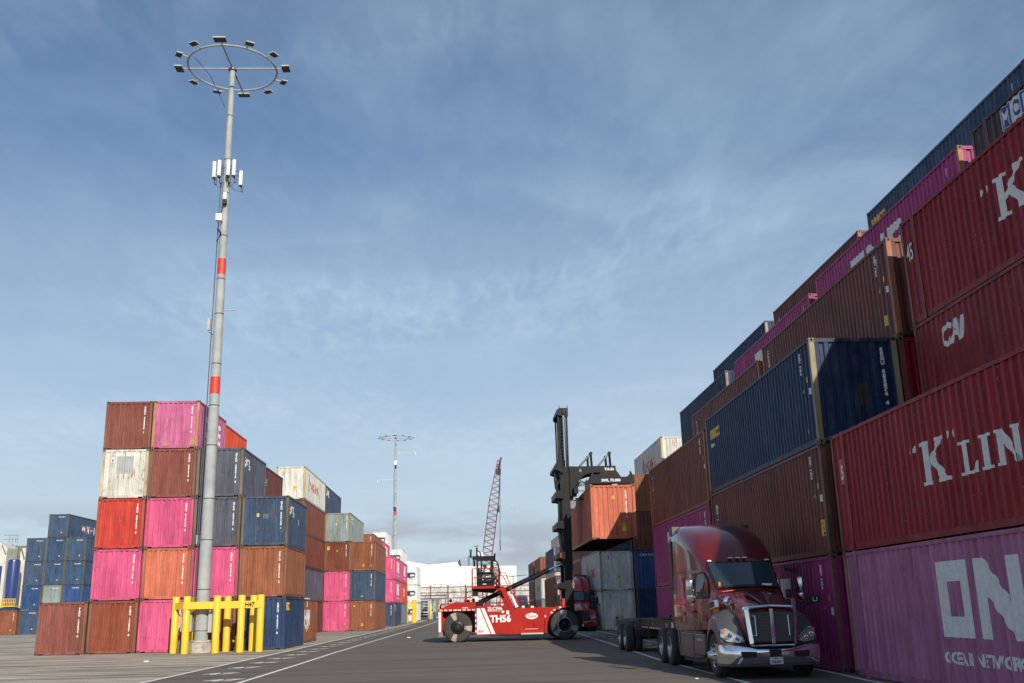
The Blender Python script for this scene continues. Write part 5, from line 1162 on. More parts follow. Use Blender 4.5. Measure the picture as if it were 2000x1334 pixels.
        m.tube([(sgn*(sx(y, 2.62)+.003), y, 2.62) for y in (2.9, 3.6, 4.4, 5.15)], .007, TBLK, 4); add('panel_seams', m, cab)
        m = MB(); m.box(sgn*1.215-.02, sgn*1.215+.02, 3.0, 3.1, 1.52, 1.58, TBLK); m.lathe((sgn*1.21, 4.05, 1.5), 'x', [(.05, 0), (.05, sgn*.02)], TBLK, 10); add('door_handle', m, cab)
        m = MB()
        m.prism([(2.1, .42), (3.3, .34), (5.0, .34), (5.0, 1.0), (2.0, 1.0), (2.02, .7)], 'x', sgn*1.0, sgn*1.20, TGREY); sd = add('side_skirt', m, bev=.03)
        m = MB(); m.prism([(2.15, .30), (4.9, .24), (4.9, .34), (2.15, .42)], 'x', sgn*1.08, sgn*1.14, TBLK); m.box(sgn*1.19-.03, sgn*1.19+.03, 2.2, 2.85, .82, .87, CHROMEM); m.box(sgn*1.19-.02, sgn*1.19+.02, 3.3, 3.312, .36, .98, TBLK); m.box(sgn*1.17-.05, sgn*1.17+.04, 2.05, 3.25, .45, .49, TBLK); add('cab_steps', m, sd)
        m = MB()
        for k in range(7): m.box(sgn*1.21-.015, sgn*1.21+.012, 2.5+k*.38, 2.56+k*.38, 1.01, 1.05, CHROMEM)
        m.box(sgn*1.19-.02, sgn*1.19+.015, 2.1, 5.2, 1.0, 1.06, TBLK); add('sill_trim', m, cab)
        m = MB(); m.prism([(5.10, .35), (5.18, .34), (5.34, 1.0), (5.55, 1.10), (5.55, 1.15), (5.22, 1.08)], 'x', sgn*.85, sgn*1.20, TGREY); add('quarter_fender', m, bev=.02)
        m = MB(); m.box(sgn*1.19-.03, sgn*1.19+.03, 5.5, 5.86, 1.1, 3.55, TBLK); m.prism([(5.45, 3.7), (5.86, 3.72), (5.86, 3.92), (5.5, 4.0)], 'x', sgn*.9, sgn*1.17, TBLK); add('side_extender', m, cab, bev=.02)
        # door mirror
        m = MB(); mx = sgn*1.46
        m.lathe((mx, 2.07, 0), 'z', [(.06, 1.78), (.10, 1.80), (.115, 1.86), (.115, 1.95), (.105, 1.97), (.118, 1.99), (.12, 2.30), (.105, 2.36), (.05, 2.385)], CHROMEM if style == 0 else TBLK, 20); mo = add('door_mirror', m, bev=.04, smooth=True)
        m = MB(); m.tube([(mx, 2.1, 2.02), (sgn*1.12, 2.28, 2.04)], .022, TBLK, 8); m.tube([(mx, 2.1, 1.92), (sgn*1.12, 2.28, 1.90)], .022, TBLK, 8); m.box(mx-.09, mx+.09, 2.14, 2.15, 1.84, 2.3, TGLASS); m.prism([(mx-.05, 2.5), (mx+.3*-sgn, 2.56), (mx+.3*-sgn, 2.62), (mx-.05, 2.60)], 'y', 2.2, 2.4, TBLK); add('mirror_arm', m, mo)
        # hood mirror
        m = MB(); hx = sgn*(.78 if sgn < 0 else 1.40); hz = 1.80
        if sgn < 0: m.lathe((hx, .98, hz), 'y', [(.02, -.06), (.10, -.05), (.13, 0), (.12, .04), (.02, .05)], CHROME if style == 0 else TBLK, 16)
        else: m.box(hx-.15, hx+.13, .95, 1.05, hz-.09, hz+.10, TBLK); m.box(hx-.06, hx-.04, .94, .95, hz-.04, hz+.05, MWHT); m.box(hx+.04, hx+.06, .94, .95, hz-.04, hz+.05, MWHT); m.box(hx-.05, hx+.05, .94, .95, hz-.05, hz-.03, MWHT)
        hm = add('hood_mirror', m, smooth=sgn < 0, bev=.02)
        m = MB(); m.tube([(hx, 1.0, hz-.05), (sgn*.82 if sgn > 0 else -.72, .92, 1.55), (sgn*.82 if sgn > 0 else -.66, .72, 1.36)], .024, TBLK, 8); add('mirror_stalk', m, hm)
        # fender
        m = MB(); cy, cz = 1.22, .52; ang = [R(a) for a in (-8, 8, 25, 45, 65, 85, 105, 125, 145, 165, 183)]; v = []
        for a in ang:
            # a measured from rear (+y) over the top to the front (-y)
            yo = cy+math.cos(a)*.62; zo = cz+math.sin(a)*.62; fr = max(0, -math.cos(a))
            Y1 = cy+math.cos(a)*(.70+.22*fr); Z1 = cz+math.sin(a)*(.78+.16*max(0, math.sin(a)))+.06
            Yi = min(max(Y1, .26), 1.95)
            v += [(sgn*.60, Yi, max(Z1+.12, .9)), (sgn*.84, Yi, Z1+.10), (sgn*1.06, Y1+.03*fr, Z1+.0), (sgn*1.17, Y1+.06*fr, Z1-.08), (sgn*1.20, yo+(Y1-yo)*.35, zo+(Z1-.08-zo)*.35), (sgn*1.20, yo, zo), (sgn*1.0, yo, zo)]
        q = 7; fs = [(i*q+k, i*q+k+1, (i+1)*q+k+1, (i+1)*q+k) for i in range(len(ang)-1) for k in range(q-1)]
        b = len(ang)-1; fs.append(tuple(b*q+k for k in range(q)))
        m.poly(v, fs, TGREY if style == 0 else paint); fe = add('front_fender', m, smooth=True)
        m = MB(); m.box(sgn*.62, sgn*1.17 if sgn > 0 else sgn*.62+.001, .3, .31, .6, .61, TBLK) if False else None
        m.prism([(sgn*.60, .62), (sgn*1.16, .62), (sgn*1.18, .84), (sgn*.62, .84)], 'y', .24, .60, TBLK); add('fender_inner', m, fe)
        # headlamp
        m = MB(); hp = [(sgn*.66, .185, .86), (sgn*.80, .185, .83), (sgn*1.05, .30, .86), (sgn*1.17, .50, .98), (sgn*1.14, .52, 1.14), (sgn*1.04, .40, 1.17), (sgn*.86, .24, 1.06), (sgn*.70, .19, .94)]
        hb = [(x*.96, y+.14, z) for x, y, z in hp]; m.poly(hp+hb, [tuple(range(8))]+[(i, (i+1) % 8, 8+(i+1) % 8, 8+i) for i in range(8)], LENS); hl = add('headlamp', m, fe, smooth=False)
        m = MB()
        for x, y, z, r_ in ((.84, .20, .93, .055), (1.0, .29, 1.0, .06)): m.lathe((sgn*x, y, z), 'y', [(r_, -.015), (r_*.8, -.02), (r_*.55, .0), (.01, .0)], CHROME, 14, cap=False)
        m.box(min(sgn*1.06, sgn*1.12), max(sgn*1.06, sgn*1.12), .40, .44, 1.06, 1.14, AMB); add('lamp_reflector', m, hl, smooth=True)
        m = MB(); m.prism([(1.35, 1.66), (1.95, 1.60), (1.95, 1.80), (1.45, 1.84)], 'x', sgn*.93, sgn*1.03, CHROMEM if style == 0 else TBLK); m.prism([(1.40, 1.68), (1.92, 1.625), (1.92, 1.775), (1.48, 1.815)], 'x', sgn*1.0, sgn*1.036, TBLK); add('hood_vent', m, hood)
        # wheels
        for wy, w_out, dual in ((1.22, 1.17, False), (6.62, 1.21, True), (7.97, 1.21, True)):
            e = bpy.data.objects.new('wheel', None); COL.objects.link(e); e.parent = t
            tyre(e, (sgn*w_out, wy, .52), 'x', .52, .30, .29, (0, 0, 0), sgn, None, CHROMEM if not dual else RIMA, hubdepth=.16, lugs=first, convex=not dual)
            if dual:
                e = bpy.data.objects.new('wheel', None); COL.objects.link(e); e.parent = t
                tyre(e, (sgn*(w_out-.34), wy, .52), 'x', .52, .29, .29, (0, 0, 0), sgn, None, TBLK, lugs=False)
    # bumper
    m = MB(); pl = [(-1.22, .72), (-1.21, .30), (-1.10, .14), (-.85, .055), (-.4, .01), (0, 0), (.4, .01), (.85, .055), (1.10, .14), (1.21, .30), (1.22, .72)]
    zt = [.80, .80, .79, .77, .70, .69, .70, .77, .79, .80, .80]; v = []
    for (x, y), z in zip(pl, zt):
        iy = y+.10; v += [(x, y+.03, .36), (x, y, .42), (x, y-.02, .60), (x, y+.01, z-.03), (x, y+.05, z), (x*.95, iy+.05, z), (x*.95, iy+.05, .36)]
    q = 7; fs = [(i*q+k, i*q+(k+1) % q, (i+1)*q+(k+1) % q, (i+1)*q+k) for i in range(10) for k in range(q)]
    m.poly(v, fs, CHROME if style == 0 else paint); bp = add('bumper', m, smooth=True)
    m = MB(); v = []
    for x, y in pl: v += [(x, y+.05, .30), (x, y+.04, .365), (x*.95, y+.2, .365), (x*.95, y+.2, .30)]
    m.poly(v, [(i*4+k, i*4+(k+1) % 4, (i+1)*4+(k+1) % 4, (i+1)*4+k) for i in range(10) for k in range(4)], TBLK if style else TGREY)
    for sgn in (-1, 1): m.prism([(sgn*.46, .50), (sgn*.78, .49), (sgn*.82, .60), (sgn*.80, .64), (sgn*.44, .63)], 'y', -.022+.0, .06, TBLK)
    m.box(-.14, .14, -.028, .02, .50, .67, TBLK); add('bumper_inserts', m, bp)
    if first or style == 1:
        m = MB(); m.box(-.155, .155, -.05, -.035, .34, .50, MWHT); p = add('number_plate', m, bp, bev=.006)
        if first:
            for s, x, z, sz, mm in (('9G86809', -.135, .365, .088, mat('plate_ink', (.02, .03, .12), .5)), ('California', -.07, .457, .038, REDL)):
                v2, f2 = text2d(s, sz, .74, .002); b = MB(); b.poly([(x+a, -.0525, z+q_) for a, q_ in v2], f2, mm); add('plate_lettering', b, p, fix=False)
            m = MB(); m.box(-.14, -.09, -.053, -.051, .46, .485, YELLOWD); m.box(.09, .14, -.053, -.051, .46, .485, YELLOWD); add('plate_tag', m, p)
    # grille
    if style == 0:
        def gy(z): return .075+.07*(z-.75)
        G = [(-.64, 1.60), (-.60, 1.67), (0, 1.70), (.60, 1.67), (.64, 1.60), (.575, .80), (.52, .745), (-.52, .745), (-.575, .80)]
        m = MB(); n = len(G); v = [(x, gy(z), z) for x, z in G]+[(x*.85 if abs(x) > .1 else x, gy(z)-.045, z*.92+.096) for x, z in G]+[(x, gy(z)+.16, z) for x, z in G]
        m.poly(v, [(i, (i+1) % n, n+(i+1) % n, n+i) for i in range(n)]+[(i, (i+1) % n, 2*n+(i+1) % n, 2*n+i) for i in range(n)], CHROME)
        m.box(-.045, .045, gy(1.2)-.065, gy(1.2)-.02, .80, 1.60, CHROME); g = add('grille_surround', m, bev=.008, smooth=False)
        for sgn in (-1, 1):
            m = MB(); P4 = [(.05, .85), (.475, .86), (.53, 1.51), (.05, 1.54)]; m.poly([(sgn*x, gy(z)-.025, z) for x, z in P4], [(0, 1, 2, 3)], MESH)
            for k in range(22): z = .84+k*.033; xx = .49+(z-.83)*.077; m.poly([(sgn*.05, gy(z)-.031, z), (sgn*xx, gy(z)-.031, z), (sgn*xx, gy(z)-.031, z+.007), (sgn*.05, gy(z)-.031, z+.007)], [(0, 1, 2, 3)], TBLK)
            m.tube([(sgn*.40, gy(1.4)-.045, 1.45), (sgn*.40, gy(.95)-.045, .98)], .012, CHROMEM, 6); m.tube([(sgn*.40, gy(1.4)-.045, 1.44), (sgn*.48, gy(1.4)-.04, 1.44)], .012, CHROMEM, 6); m.tube([(sgn*.40, gy(1.0)-.045, .99), (sgn*.48, gy(1.0)-.04, .99)], .012, CHROMEM, 6); add('grille_panel', m, g, fix=False)
        m = MB(); m.lathe((0, gy(1.58)-.07, 1.56), 'y', [(.058, 0), (.058, -.015), (.045, -.02)], mat('badge_red', (.30, .02, .03), .3), 16); m.poly([(-.16, .02+gy(1.68), 1.70), (.20, .02+gy(1.68), 1.70), (.14, .08+gy(1.68), 1.72)], [(0, 1, 2)], CHROME); m.box(-.05, .05, gy(.95)-.075, gy(.95)-.06, .93, .96, CHROMEM); add('badge', m, g)
        v2, f2 = text2d('562', .12, 1, .006); m = MB(); m.poly([(-.925, 1.32-a*1.0, 1.40+b_) for a, b_ in v2], f2, MWHT); add('unit_number', m, hood, fix=False)
        v2, f2 = text2d('71', .14, 1, .006); m = MB(); m.poly([(-.975, 1.62-a*1.0, 1.38+b_) for a, b_ in v2], f2, GOLD); add('unit_number', m, hood, fix=False)
    else:
        m = MB(); m.prism([(-.52, .70), (.52, .70), (.60, 1.30), (.52, 1.42), (-.52, 1.42), (-.60, 1.30)], 'y', .10, .24, TBLK)
        for k in range(6): m.box(-.52, .52, .08, .10, .76+k*.11, .79+k*.11, MESH)
        g = add('grille', m, bev=.03); m = MB(); m.box(-.16, .16, .07, .10, 1.44, 1.48, CHROMEM); add('badge', m, g)
    # frame, tanks, fifth wheel
    m = MB()
    for sgn in (-1, 1): m.box(sgn*.43-.04, sgn*.43+.04, .6, 8.7, .72, .98, TBLK)
    for y in (1.22, 6.62, 7.97): m.tube([(-1.0, y, .52), (1.0, y, .52)], .08, TBLK, 8)
    m.box(-.5, .5, 6.7, 7.9, .98, 1.10, TBLK); m.box(-.95, .95, 2.3, 5.0, .40, .98, TBLK); m.box(-.9, .9, .5, 2.0, .55, .9, TBLK); m.box(-1.2, -.75, 8.62, 8.65, .2, .8, TBLK); m.box(.75, 1.2, 8.62, 8.65, .2, .8, TBLK); add('truck_frame', m)
    if first:
        m = MB(); m.tube([(-.95, .9+.55, 1.85), (-.95, 1.40, 2.75)], .006, TBLK, 5); m.tube([(-.93, 3.0, 1.5), (-.93, 3.0, 1.5)], .001, TBLK, 3) if False else None
        add('aerial', m, cab)
        m = MB()
        for k in range(3): m.tube([(-.3+.3*k, 5.75, 1.6), (-.3+.3*k, 6.1, 1.25), (-.3+.28*k, 6.5, 1.45)], .02, CABLE, 6)
        add('air_lines', m, cab)
    for ch in t.children_recursive: pass
    return t
PAINTM = mat('truck_maroon_paint', (.14, .006, .008), .25, .15, var=.04, coat=.8, dirt=.05, dirtcol=(.2, .1, .08))
PAINTR = mat('truck_red_paint', (.42, .010, .018), .25, .1, var=.03, coat=1.0); PAINTV = mat('truck_plum_paint', (.13, .015, .05), .3, .2, coat=1.0)
truck((7.25, 24.15), PAINTM, 'dark red truck with chrome grille and bumper parked at the right', True, 0)
truck((8.15, 73.6), PAINTR, 'bright red truck with black grille waiting behind the lift truck', False, 1)
truck((10.2, 188), PAINTV, 'plum coloured truck roof visible far down the road', False, 1)
container(6.98, 79.8, 1.25, L40, HC, 'brown', 'brown container carried behind the bright red truck', 'containers held or carried by vehicles', rust=.2, post=(.45, .18, .10), end=hazard(HC, .2, 3), left=sm(HC), dx=0)
def chassis(O, y0, y1, label, first):
    t = empty('trailer_chassis', O, label, 'trailer', 'container trailers behind trucks'); FR = mat('trailer_frame_brown', (.055, .035, .035), .6, dirt=.2, dirtcol=(.14, .11, .09)); BG = mat('trailer_bolster_grey', (.16, .16, .15), .6, dirt=.3)
    def add(n, mb, p=t, **k): return mb.build(n, p, **k)
    zt = 1.22
    m = MB()
    for sgn in (-1, 1):
        x = sgn*.48; m.box(x-.08, x+.08, y0, y1, zt-.03, zt, FR); m.box(x-.015, x+.015, y0, y1, zt-.30, zt-.03, FR); m.box(x-.08, x+.08, y0+2.3, y1, zt-.33, zt-.30, FR)
    y = y0+.4
    while y < y1: m.box(-.46, .46, y, y+.08, zt-.25, zt-.08, FR); y += 1.2
    fr = add('frame', m)
    m = MB(); m.box(-1.21, 1.21, y1-.25, y1, zt-.32, zt, BG); m.box(-1.21, 1.21, y1-2.0, y1-1.85, zt-.1, zt, BG); m.box(-1.21, 1.21, y0, y0+.22, zt-.14, zt+.02, FR)
    for sgn in (-1, 1): m.box(sgn*1.13-.06, sgn*1.13+.06, y1-.22, y1-.06, zt, zt+.08, TBLK); m.box(sgn*1.2-.02, sgn*1.2+.02, y1-2.0, y1, zt-.04, zt, BG)
    add('bolster', m, bev=.01)
    m = MB()
    k = 0; yy = y0+3.0
    while yy < y1-2.2:
        m.box(-.571, -.563, yy, yy+.20, zt-.325, zt-.275, MWHT if k % 2 else REDL); yy += .24; k += 1
    add('reflective_tape', m, fr)
    if first:
        for s, yq, z, sz in (('400', 5.2+y0, zt-.23, .18), ('25', 7.8+y0, zt-.2, .12)):
            v2, f2 = text2d(s, sz, 1, .006); b = MB(); b.poly([(-.505, yq-a, z+q) for a, q in v2], f2, MWHT); add('frame_number', b, fr, fix=False)
        m = MB(); m.box(-.507, -.504, y0+3.7, y0+4.2, zt-.25, zt-.06, MWHT); add('frame_plate', m, fr)
        m = MB(); m.prism([(-1.24, zt-.12), (-.86, zt-.12), (-.84, zt+.22), (-.95, zt+.30), (-1.15, zt+.30), (-1.25, zt+.2)], 'y', y0-.05, y0+.22, mat('lock_box_yellow', (.42, .27, .02), .6, dirt=.5)); m.lathe((-1.05, y0-.05, zt+.1), 'y', [(.05, 0), (.05, -.02)], TBLK, 8); m.box(-1.2, -.9, y0-.06, y0-.05, zt-.02, zt, TBLK); add('twist_lock_box', m, bev=.02)
        m = MB(); m.box(-1.0, -.7, y0+1.5, y0+1.7, .45, .95, TBLK); m.box(-.8, -.72, y0+3.0, y0+3.08, .3, 1.0, TBLK); m.box(.7, .78, y0+3.0, y0+3.08, .3, 1.0, TBLK); m.box(-.9, .9, y1-3.6, y1-.5, .55, .85, TBLK); m.tube([(-1, y1-1.1, .52), (1, y1-1.1, .52)], .07, TBLK, 8); m.tube([(-1, y1-2.6, .52), (1, y1-2.6, .52)], .07, TBLK, 8)
        m.box(-.75, -.7, y1-5.2, y1-5.15, .55, 1.0, TBLK); add('landing_gear', m)
    for wy in (y1-1.15, y1-2.60):
        for sgn in (-1, 1):
            for dx_, rim in ((0, RIMA), (.36, TBLK)):
                e = bpy.data.objects.new('wheel', None); COL.objects.link(e); e.parent = t
                tyre(e, (sgn*(1.22-dx_), wy, .51), 'x', .51, .28, .29, (0, 0, 0), sgn, None, rim, hubdepth=.14, lugs=False)
chassis((7.42, 24.15, 0), 6.35, 19.0, 'empty trailer chassis coupled behind the parked dark red truck', True)
chassis((8.2, 73.6, 0), 6.2, 18.4, 'trailer chassis under the brown container on the bright red truck', False)
# ---------------------------------------------------------------- background
WB = mat('warehouse_white', (.78, .78, .76), .6, var=.02, scale=.2, dirt=.03); WBS = mat('warehouse_seam', (.62, .62, .61), .6); RSTL = mat('rack_rust_red', (.20, .055, .045), .7, dirt=.4); RBEAM = mat('rack_beam_brown', (.14, .085, .07), .7, dirt=.3)
WALLW = mat('old_wall_whitewash', (.62, .61, .58), .8, var=.15, scale=.6, dirt=.75, dirtcol=(.14, .13, .12))
def warehouse():
    t = empty('warehouse', (0, 262, 0), 'large plain white warehouse closing off the far end of the road', 'warehouse'); Y = 260; O = (0, 262, 0)
    m = MB(); top = [(-24, 15.0), (-15.3, 13.9), (-9.9, 12.85), (-2.2, 13.45), (-2.0, 12.35), (12.6, 12.15), (12.6, 0), (-24, 0)]
    m.prism(top, 'y', Y, Y+40, WB); w = m.build('wall', t, O)
    m = MB()
    for k in range(9): x = -22+k*4.0; m.box(x, x+.05, Y-.03, Y-.001, 5.2, 12.0, WBS)
    for z in (6.8, 9.4): m.box(-24, 12.6, Y-.025, Y-.002, z, z+.04, WBS)
    m.build('wall_seams', w, O)
    m = MB(); m.prism([(-2.35, 13.3), (-2.1, 14.0), (-1.85, 13.9), (-1.55, 12.4), (-1.9, 12.35)], 'y', Y-.2, Y+1, mat('roof_dark', (.05, .05, .05), .7)); m.build('roof_flashing', t, O)
    m = MB(); m.prism([(3.0, 12.2), (5.4, 12.2), (5.2, 12.9), (4.2, 13.0), (3.0, 12.9)], 'y', Y+3, Y+8, GRY); m.build('roof_vent', t, O)
    m = MB(); m.lathe((.9, Y+5, 12.3), 'z', [(.75, 0), (.75, 2.7), (.6, 2.9)], mat('tank_blue_grey', (.20, .28, .36), .5), 14); m.build('roof_tank', t, O, smooth=True)
warehouse()
def old_wall():
    m = MB(); m.box(-26, 15.5, 250, 250.6, 0, 6.9, WALLW); o = m.build('wall'); tag(o, 'old stained whitewashed wall behind the rusty steel framework', 'wall')
    tw = mat('dry_twigs', (.09, .065, .05), .9); t = None; mb = MB(); rnd = random.Random(5)
    for k in range(230):
        x = rnd.uniform(-16, 14); z = rnd.uniform(1.0, 6.8); l = rnd.uniform(.3, 1.1); a = rnd.uniform(0, 6.28); y = 249.6-rnd.random()*.5
        mb.tube([(x, y, z), (x+l*.5*math.cos(a), y-.1, z+l*.5*math.sin(a)+.1), (x+l*math.cos(a+.4), y, z+l*math.sin(a+.4))], .035, tw, 4, cap=False)
    v = mb.build('dry_creeper', fix=False); tag(v, 'leafless dry creeper growing over the old wall', 'plant', kind='stuff')
old_wall()
def rack():
    t = empty('steel_framework', (0, 243, 0), 'rust red steel framework of posts and rails along the far wall', 'framework'); O = (0, 243, 0); Y = 243
    px = [843.5, 876.5, 909.5, 942, 975, 1003, 1036]
    xs = [(x-913.6)/1928.3*(Y)*1.0-.0 for x in px]; xs = [x0+.05*0 for x0 in xs]
    for x in [xs[0]-8.4, xs[0]-4.2]+xs:
        m = MB(); m.box(x-.16, x+.16, Y-.15, Y+.15, 0, 7.25, RSTL); m.box(x-.2, x+.2, Y-.2, Y+.2, 7.1, 7.3, RSTL); m.build('post', t, O)
    for z, th in ((6.85, .10), (5.6, .10), (4.3, .11), (3.0, .12), (1.9, .06)):
        m = MB(); m.box(xs[0]-12, xs[-1]+5, Y-.10, Y+.10, z-th, z+th, RBEAM); m.build('rail', t, O)
    m = MB(); rnd = random.Random(3)
    for k in range(26): x = rnd.uniform(-14, 12); m.tube([(x, Y-.2, 6.95), (x+rnd.uniform(-.3, .3), Y-.25, 7.4+rnd.random()*.35)], .03, RBEAM, 4)
    m.tube([(-14, Y, 7.5), (14, Y, 7.45)], .03, RBEAM, 4); m.build('barbed_wire', t, O, fix=False)
rack()
def shed():
    GS = mat('shed_grey', (.40, .43, .43), .55, var=.05); t = empty('utility_shed', (-6.4, 200, 0), 'small pale grey utility shed with double doors between two bollards', 'shed'); O = (-6.4, 200, 0)
    m = MB(); m.box(-7.75, -5.25, 199, 203, 0, 3.55, GS); m.box(-7.85, -5.15, 198.9, 203.1, 3.55, 3.68, GS); b = m.build('wall', t, O)
    for x in (-7.2, -6.35):
        m = MB(); m.box(x, x+.82, 198.95, 198.995, .05, 2.35, GS); m.box(x+.02, x+.05, 198.93, 198.95, .1, 2.3, GRY); d = m.build('door', t, O); m = MB(); m.box(x+.36, x+.44, 198.9, 198.95, 1.0, 1.2, TBLK); m.build('handle', d, O)
    m = MB(); m.box(-7.0, -6.7, 198.9, 198.945, 1.5, 1.9, GRY); m.box(-6.1, -5.85, 198.9, 198.945, .5, 1.6, GRY); m.build('sign_plate', t, O)
    m = MB(); m.box(-5.0, -4.4, 199, 201, 0, 2.6, GS); m.build('annexe', t, O)
    WD = mat('weathered_timber', (.22, .15, .08), .85, dirt=.4); t = empty('timber_shelter', (-8, 206, 0), 'weathered brown timber shelter behind the grey shed', 'shelter'); O = (-8, 206, 0)
    m = MB(); m.box(-13, -4.3, 204, 208, 3.75, 3.95, WD); m.box(-13, -4.3, 204, 208, 4.4, 4.55, mat('dark_roofing', (.05, .045, .04), .8)); m.build('roof', t, O)
    m = MB()
    for x in (-12.5, -10, -4.5): m.box(x, x+.2, 204.1, 204.3, 0, 3.75, WD)
    m.build('posts', t, O); m = MB()
    for k in range(6): m.box(-12, -7.9, 205, 205.2, .3+k*.55, .65+k*.55, mat('louvre_grey', (.16, .18, .19), .7))
    m.build('louvred_screen', t, O)
shed()
def crane():
    CR = mat('crane_red', (.21, .028, .045), .6, dirt=.2, dirtcol=(.2, .12, .1)); Y = 165.0; k_ = Y/225; Z = lambda z: 1.78+(z-1.78)*k_; t = empty('lattice_crane', (3.0, Y, 0), 'tall red lattice boom crane standing beyond the lift truck', 'crane'); O = (3.0, Y, 0)
    base = Vector((3.0*k_, Y, 2.7)); tip = Vector((7.55*k_, Y, Z(34.4))); d = (tip-base); L = d.length; u = d.normalized(); side = Vector((u.z, 0, -u.x)); dep = Vector((0, 1, 0))
    m = MB()
    def w(s): return k_*(1.05 if s < .72 else 1.05-.75*(s-.72)/.28)
    N = 48
    for sa in (-1, 1):
        for sb in (-1, 1):
            m.tube([base+u*L*s+side*sa*w(s)+dep*sb*w(s)*.9 for s in [0, .25, .5, .72, .86, 1.0]], .075, CR, 5, cap=False)
    for k in range(N):
        s0, s1 = k/N, (k+1)/N
        for sb in (-1, 1):
            a = 1 if k % 2 else -1
            m.tube([base+u*L*s0+side*a*w(s0)+dep*sb*w(s0)*.9, base+u*L*s1-side*a*w(s1)+dep*sb*w(s1)*.9], .030, CR, 4, cap=False)
        for sa in (-1, 1):
            a = 1 if k % 2 else -1
            m.tube([base+u*L*s0+side*sa*w(s0)+dep*a*w(s0)*.9, base+u*L*s1+side*sa*w(s1)-dep*a*w(s1)*.9], .028, CR, 4, cap=False)
    m.build('boom', t, O, fix=False)
    m = MB(); m.tube([tip-u*1.5, tip+u*.5+side*.3], .15, CR, 8); m.box(tip.x-.6, tip.x+.25, Y-.4, Y+.4, tip.z-2.4, tip.z-1.5, TBLK); m.build('boom_head', t, O)
    m = MB(); hx = tip.x+.15
    m.tube([(hx, Y-1.0, tip.z), (hx-.25, Y-1.0, Z(20)), (hx-.3, Y-1.0, Z(14))], .035, TBLK, 5); m.tube([(hx-.3, Y-1.0, Z(16.5)), (hx-.3, Y-1.0, Z(14))], .08, TBLK, 6); m.box(hx-.6, hx-.3, Y-1.2, Y-.8, Z(22.5), Z(24), TBLK); m.build('hoist_rope', t, O)
    m = MB(); m.box(1.9, 4.2, Y-1.5, Y+1.5, 1.0, 2.2, CR); m.box(1.0, 5.0, Y-1.8, Y+1.8, .2, 1.0, TBLK); m.prism([(2.6, 2.2), (3.6, 2.2), (3.4, 3.7), (2.9, 3.9)], 'y', Y-.3, Y+.3, CR); m.build('crane_body', t, O, bev=.05)
    m = MB()
    for x in (-.2, .8):
        m.tube([(x, Y-2, 0), (x, Y-2, 5.0)], .09, CR, 5)
    for k in range(6): m.tube([(-.2, Y-2, .75*k+.4), (.8, Y-2, .75*k+.9)], .05, CR, 4)
    m.build('side_gantry', t, O)
crane()
def yard_things():
    # assorted machinery seen between the cab leg and the deck of the lift truck
    rnd = random.Random(11)
    for i, (x, y, w, h, c, lb) in enumerate(((8.9, 214, 2.4, 2.9, (.12, .22, .42), 'faded blue skip among yard clutter in the distance'), (12.2, 216, 1.3, 2.6, (.62, .62, .6), 'white cabinet among yard clutter in the distance'), (6.3, 213, 1.0, 3.1, (.35, .06, .03), 'orange red machine among yard clutter in the distance'), (15.2, 219, 2.2, 2.2, (.32, .31, .27), 'pale grey bin in front of the far wall'))):
        mm = mat('clutter_%d' % i, c, .7, dirt=.4); t = empty('yard_machine', (x, y, 0), lb, 'machinery', 'yard clutter beyond the lift truck'); O = (x, y, 0)
        m = MB(); m.prism([(x-w/2, .3), (x+w/2, .3), (x+w/2, h), (x+w*.1, h), (x-w*.1, h*.75), (x-w/2, h*.75)], 'y', y-1, y+1, mm); m.build('body', t, O, bev=.05)
        m = MB(); m.box(x-w*.35, x+w*.35, y-1.03, y-1.0, h*.35, h*.6, TBLK); m.build('panel', t, O); m = MB(); m.tube([(x-w*.3, y, h*.7), (x-w*.3, y, h+.5)], .08, TBLK, 6); m.build('pipe', t, O)
    t = empty('aircraft_antenna', (8.9, 236, 0), 'thin pole with long horizontal arms standing beyond the road', 'pole'); O = (8.9, 236, 0)
    m = MB(); m.tube([(10.6, 236, 0), (10.6, 236, 9.0)], .09, TBLK, 6); m.build('pole', t, O); m = MB(); m.tube([(7.6, 236, 9.0), (10.6, 236, 8.8), (13.8, 236, 9.05)], .07, TBLK, 5); m.tube([(3.5, 236, 7.3), (10.4, 236, 8.7)], .035, TBLK, 4); m.build('arm', t, O)
yard_things()
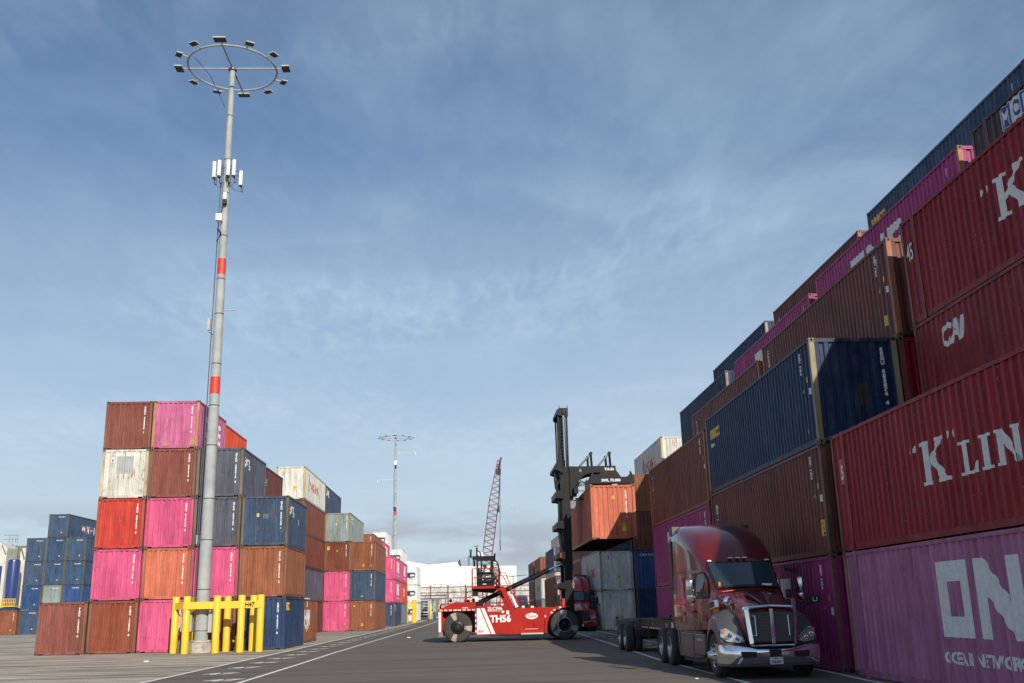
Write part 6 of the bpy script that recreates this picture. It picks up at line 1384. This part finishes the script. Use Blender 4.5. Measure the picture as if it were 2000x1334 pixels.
def plant():
    PW = mat('plant_white', (.60, .59, .54), .7, var=.1, scale=.4, dirt=.5, dirtcol=(.22, .19, .15)); PB = mat('plant_blue', (.022, .04, .16), .30, var=.06, coat=.5); PG = mat('plant_grey', (.20, .19, .17), .8, dirt=.4); PN = mat('plant_navy', (.02, .035, .10), .6)
    Y = 175.0; t = empty('industrial_plant', (-78, Y, 0), 'white and blue industrial plant with silo at the far left', 'industrial plant'); O = (-78, Y, 0)
    def X(px): return -79.48+.0875*px
    m = MB(); m.prism([(X(-70), 14.6), (X(2), 14.5), (X(15), 13.6), (X(15), 0), (X(-70), 0)], 'y', Y, Y+12, PW); w = m.build('left_building', t, O)
    m = MB(); m.box(X(-70), X(9), Y-.1, Y-.01, 7.4, 10.6, PB); m.build('blue_panel', w, O)
    m = MB(); m.box(X(26), X(52), Y+3, Y+14, 0, 13.9, PW); m.box(X(24), X(54), Y+2.8, Y+14, 13.9, 14.15, PG); m.build('right_building', t, O)
    m = MB()
    for k in range(9): m.box(X(14), X(26), Y+4, Y+6, 1.2+k*1.4, 1.35+k*1.4, PG)
    for px in (14, 20, 26): m.box(X(px)-.15, X(px)+.15, Y+4, Y+4.3, 0, 14.2, PG)
    for k in range(5): m.tube([(X(14), Y+3.9, 1.5+k*2.4), (X(26), Y+3.9, 3.6+k*2.4)], .12, PG, 4)
    m.box(X(12), X(26), Y+4.2, Y+8, 10.5, 14.2, PG); m.box(X(13), X(20), Y+2.5, Y+4, 5.4, 6.4, TBLK); m.box(X(15), X(22), Y+2.5, Y+4, 7.4, 8.3, TBLK); m.build('steel_tower', t, O)
    m = MB(); cx = X(36); m.lathe((cx, Y-1, 0), 'z', [(.98, 2.3), (1.0, 4.0), (1.0, 11.2), (.92, 11.5), (.6, 11.62), (.01, 11.66)], PB, 28); s = m.build('blue_silo', t, O, smooth=True)
    m = MB(); m.lathe((cx-.3, Y-1.93, 6.2), 'y', [(.25, 0), (.25, -.1)], PB, 12); m.build('manhole', s, O)
    m = MB(); z = 4.0
    m.box(X(14), X(60), Y-4, Y-1.5, z-.15, z, YEL)
    for k in range(15): x = X(16)+k*(X(60)-X(16))/14; m.tube([(x, Y-4, z), (x, Y-4, z+1.1)], .05, YEL, 5)
    for zz in (z+.55, z+1.1): m.tube([(X(16), Y-4, zz), (X(60), Y-4, zz)], .05, YEL, 5); m.tube([(X(16), Y-4, zz), (X(0), Y-4, zz-2.0)], .06, YEL, 5)
    m.tube([(X(16), Y-4, z-.1), (X(0), Y-4, z-2.1)], .14, YEL, 5); m.build('yellow_walkway', t, O)
    m = MB(); m.prism([(X(4), 0), (X(60), 0), (X(60), 3.7), (X(20), 3.7)], 'y', Y-3.8, Y-1.6, PN); m.lathe((X(42), Y-3.9, 2.6), 'y', [(1.1, 0), (1.0, -.2), (.2, -.25)], PN, 16); m.build('machine_base', t, O)
    m = MB()
    for px in (2, 8, 14, 18): m.tube([(X(px), Y+3, 14.6), (X(px), Y+3, 16.0)], .04, PG, 4)
    for zz in (15.3, 16.0): m.tube([(X(-10), Y+3, zz), (X(18), Y+3, zz)], .04, PG, 4)
    m.tube([(X(28), Y+2.6, 14.0), (X(36), Y+2.6, 12.0)], .1, PG, 5); m.tube([(X(5), Y-.2, 14.2), (X(14), Y-.2, 12.6)], .08, PG, 5); m.build('roof_railing', t, O)
plant()
def birds():
    W_ = mat('bird_white', (.7, .7, .7), .6)
    for i, (x, z) in enumerate(((9.6, 22.5), (10.3, 22.4))):
        m = MB(); m.poly([(-.35, 0, .1), (-.05, 0, .0), (0, .3, .02), (.05, 0, 0), (.35, 0, .12), (0, -.3, .0), (0, 0, .06), (0, 0, -.06)], [(0, 1, 6, 5), (4, 3, 6, 5), (0, 1, 7, 5), (4, 3, 7, 5), (1, 2, 6), (3, 2, 6), (1, 2, 7), (3, 2, 7)], W_)
        o = m.build('gull', fix=False); o.location = (x, 215, z); tag(o, 'tiny white gull flying right of the crane, %s of the pair' % ('left one', 'right one')[i], 'bird', 'gulls in flight')
birds()
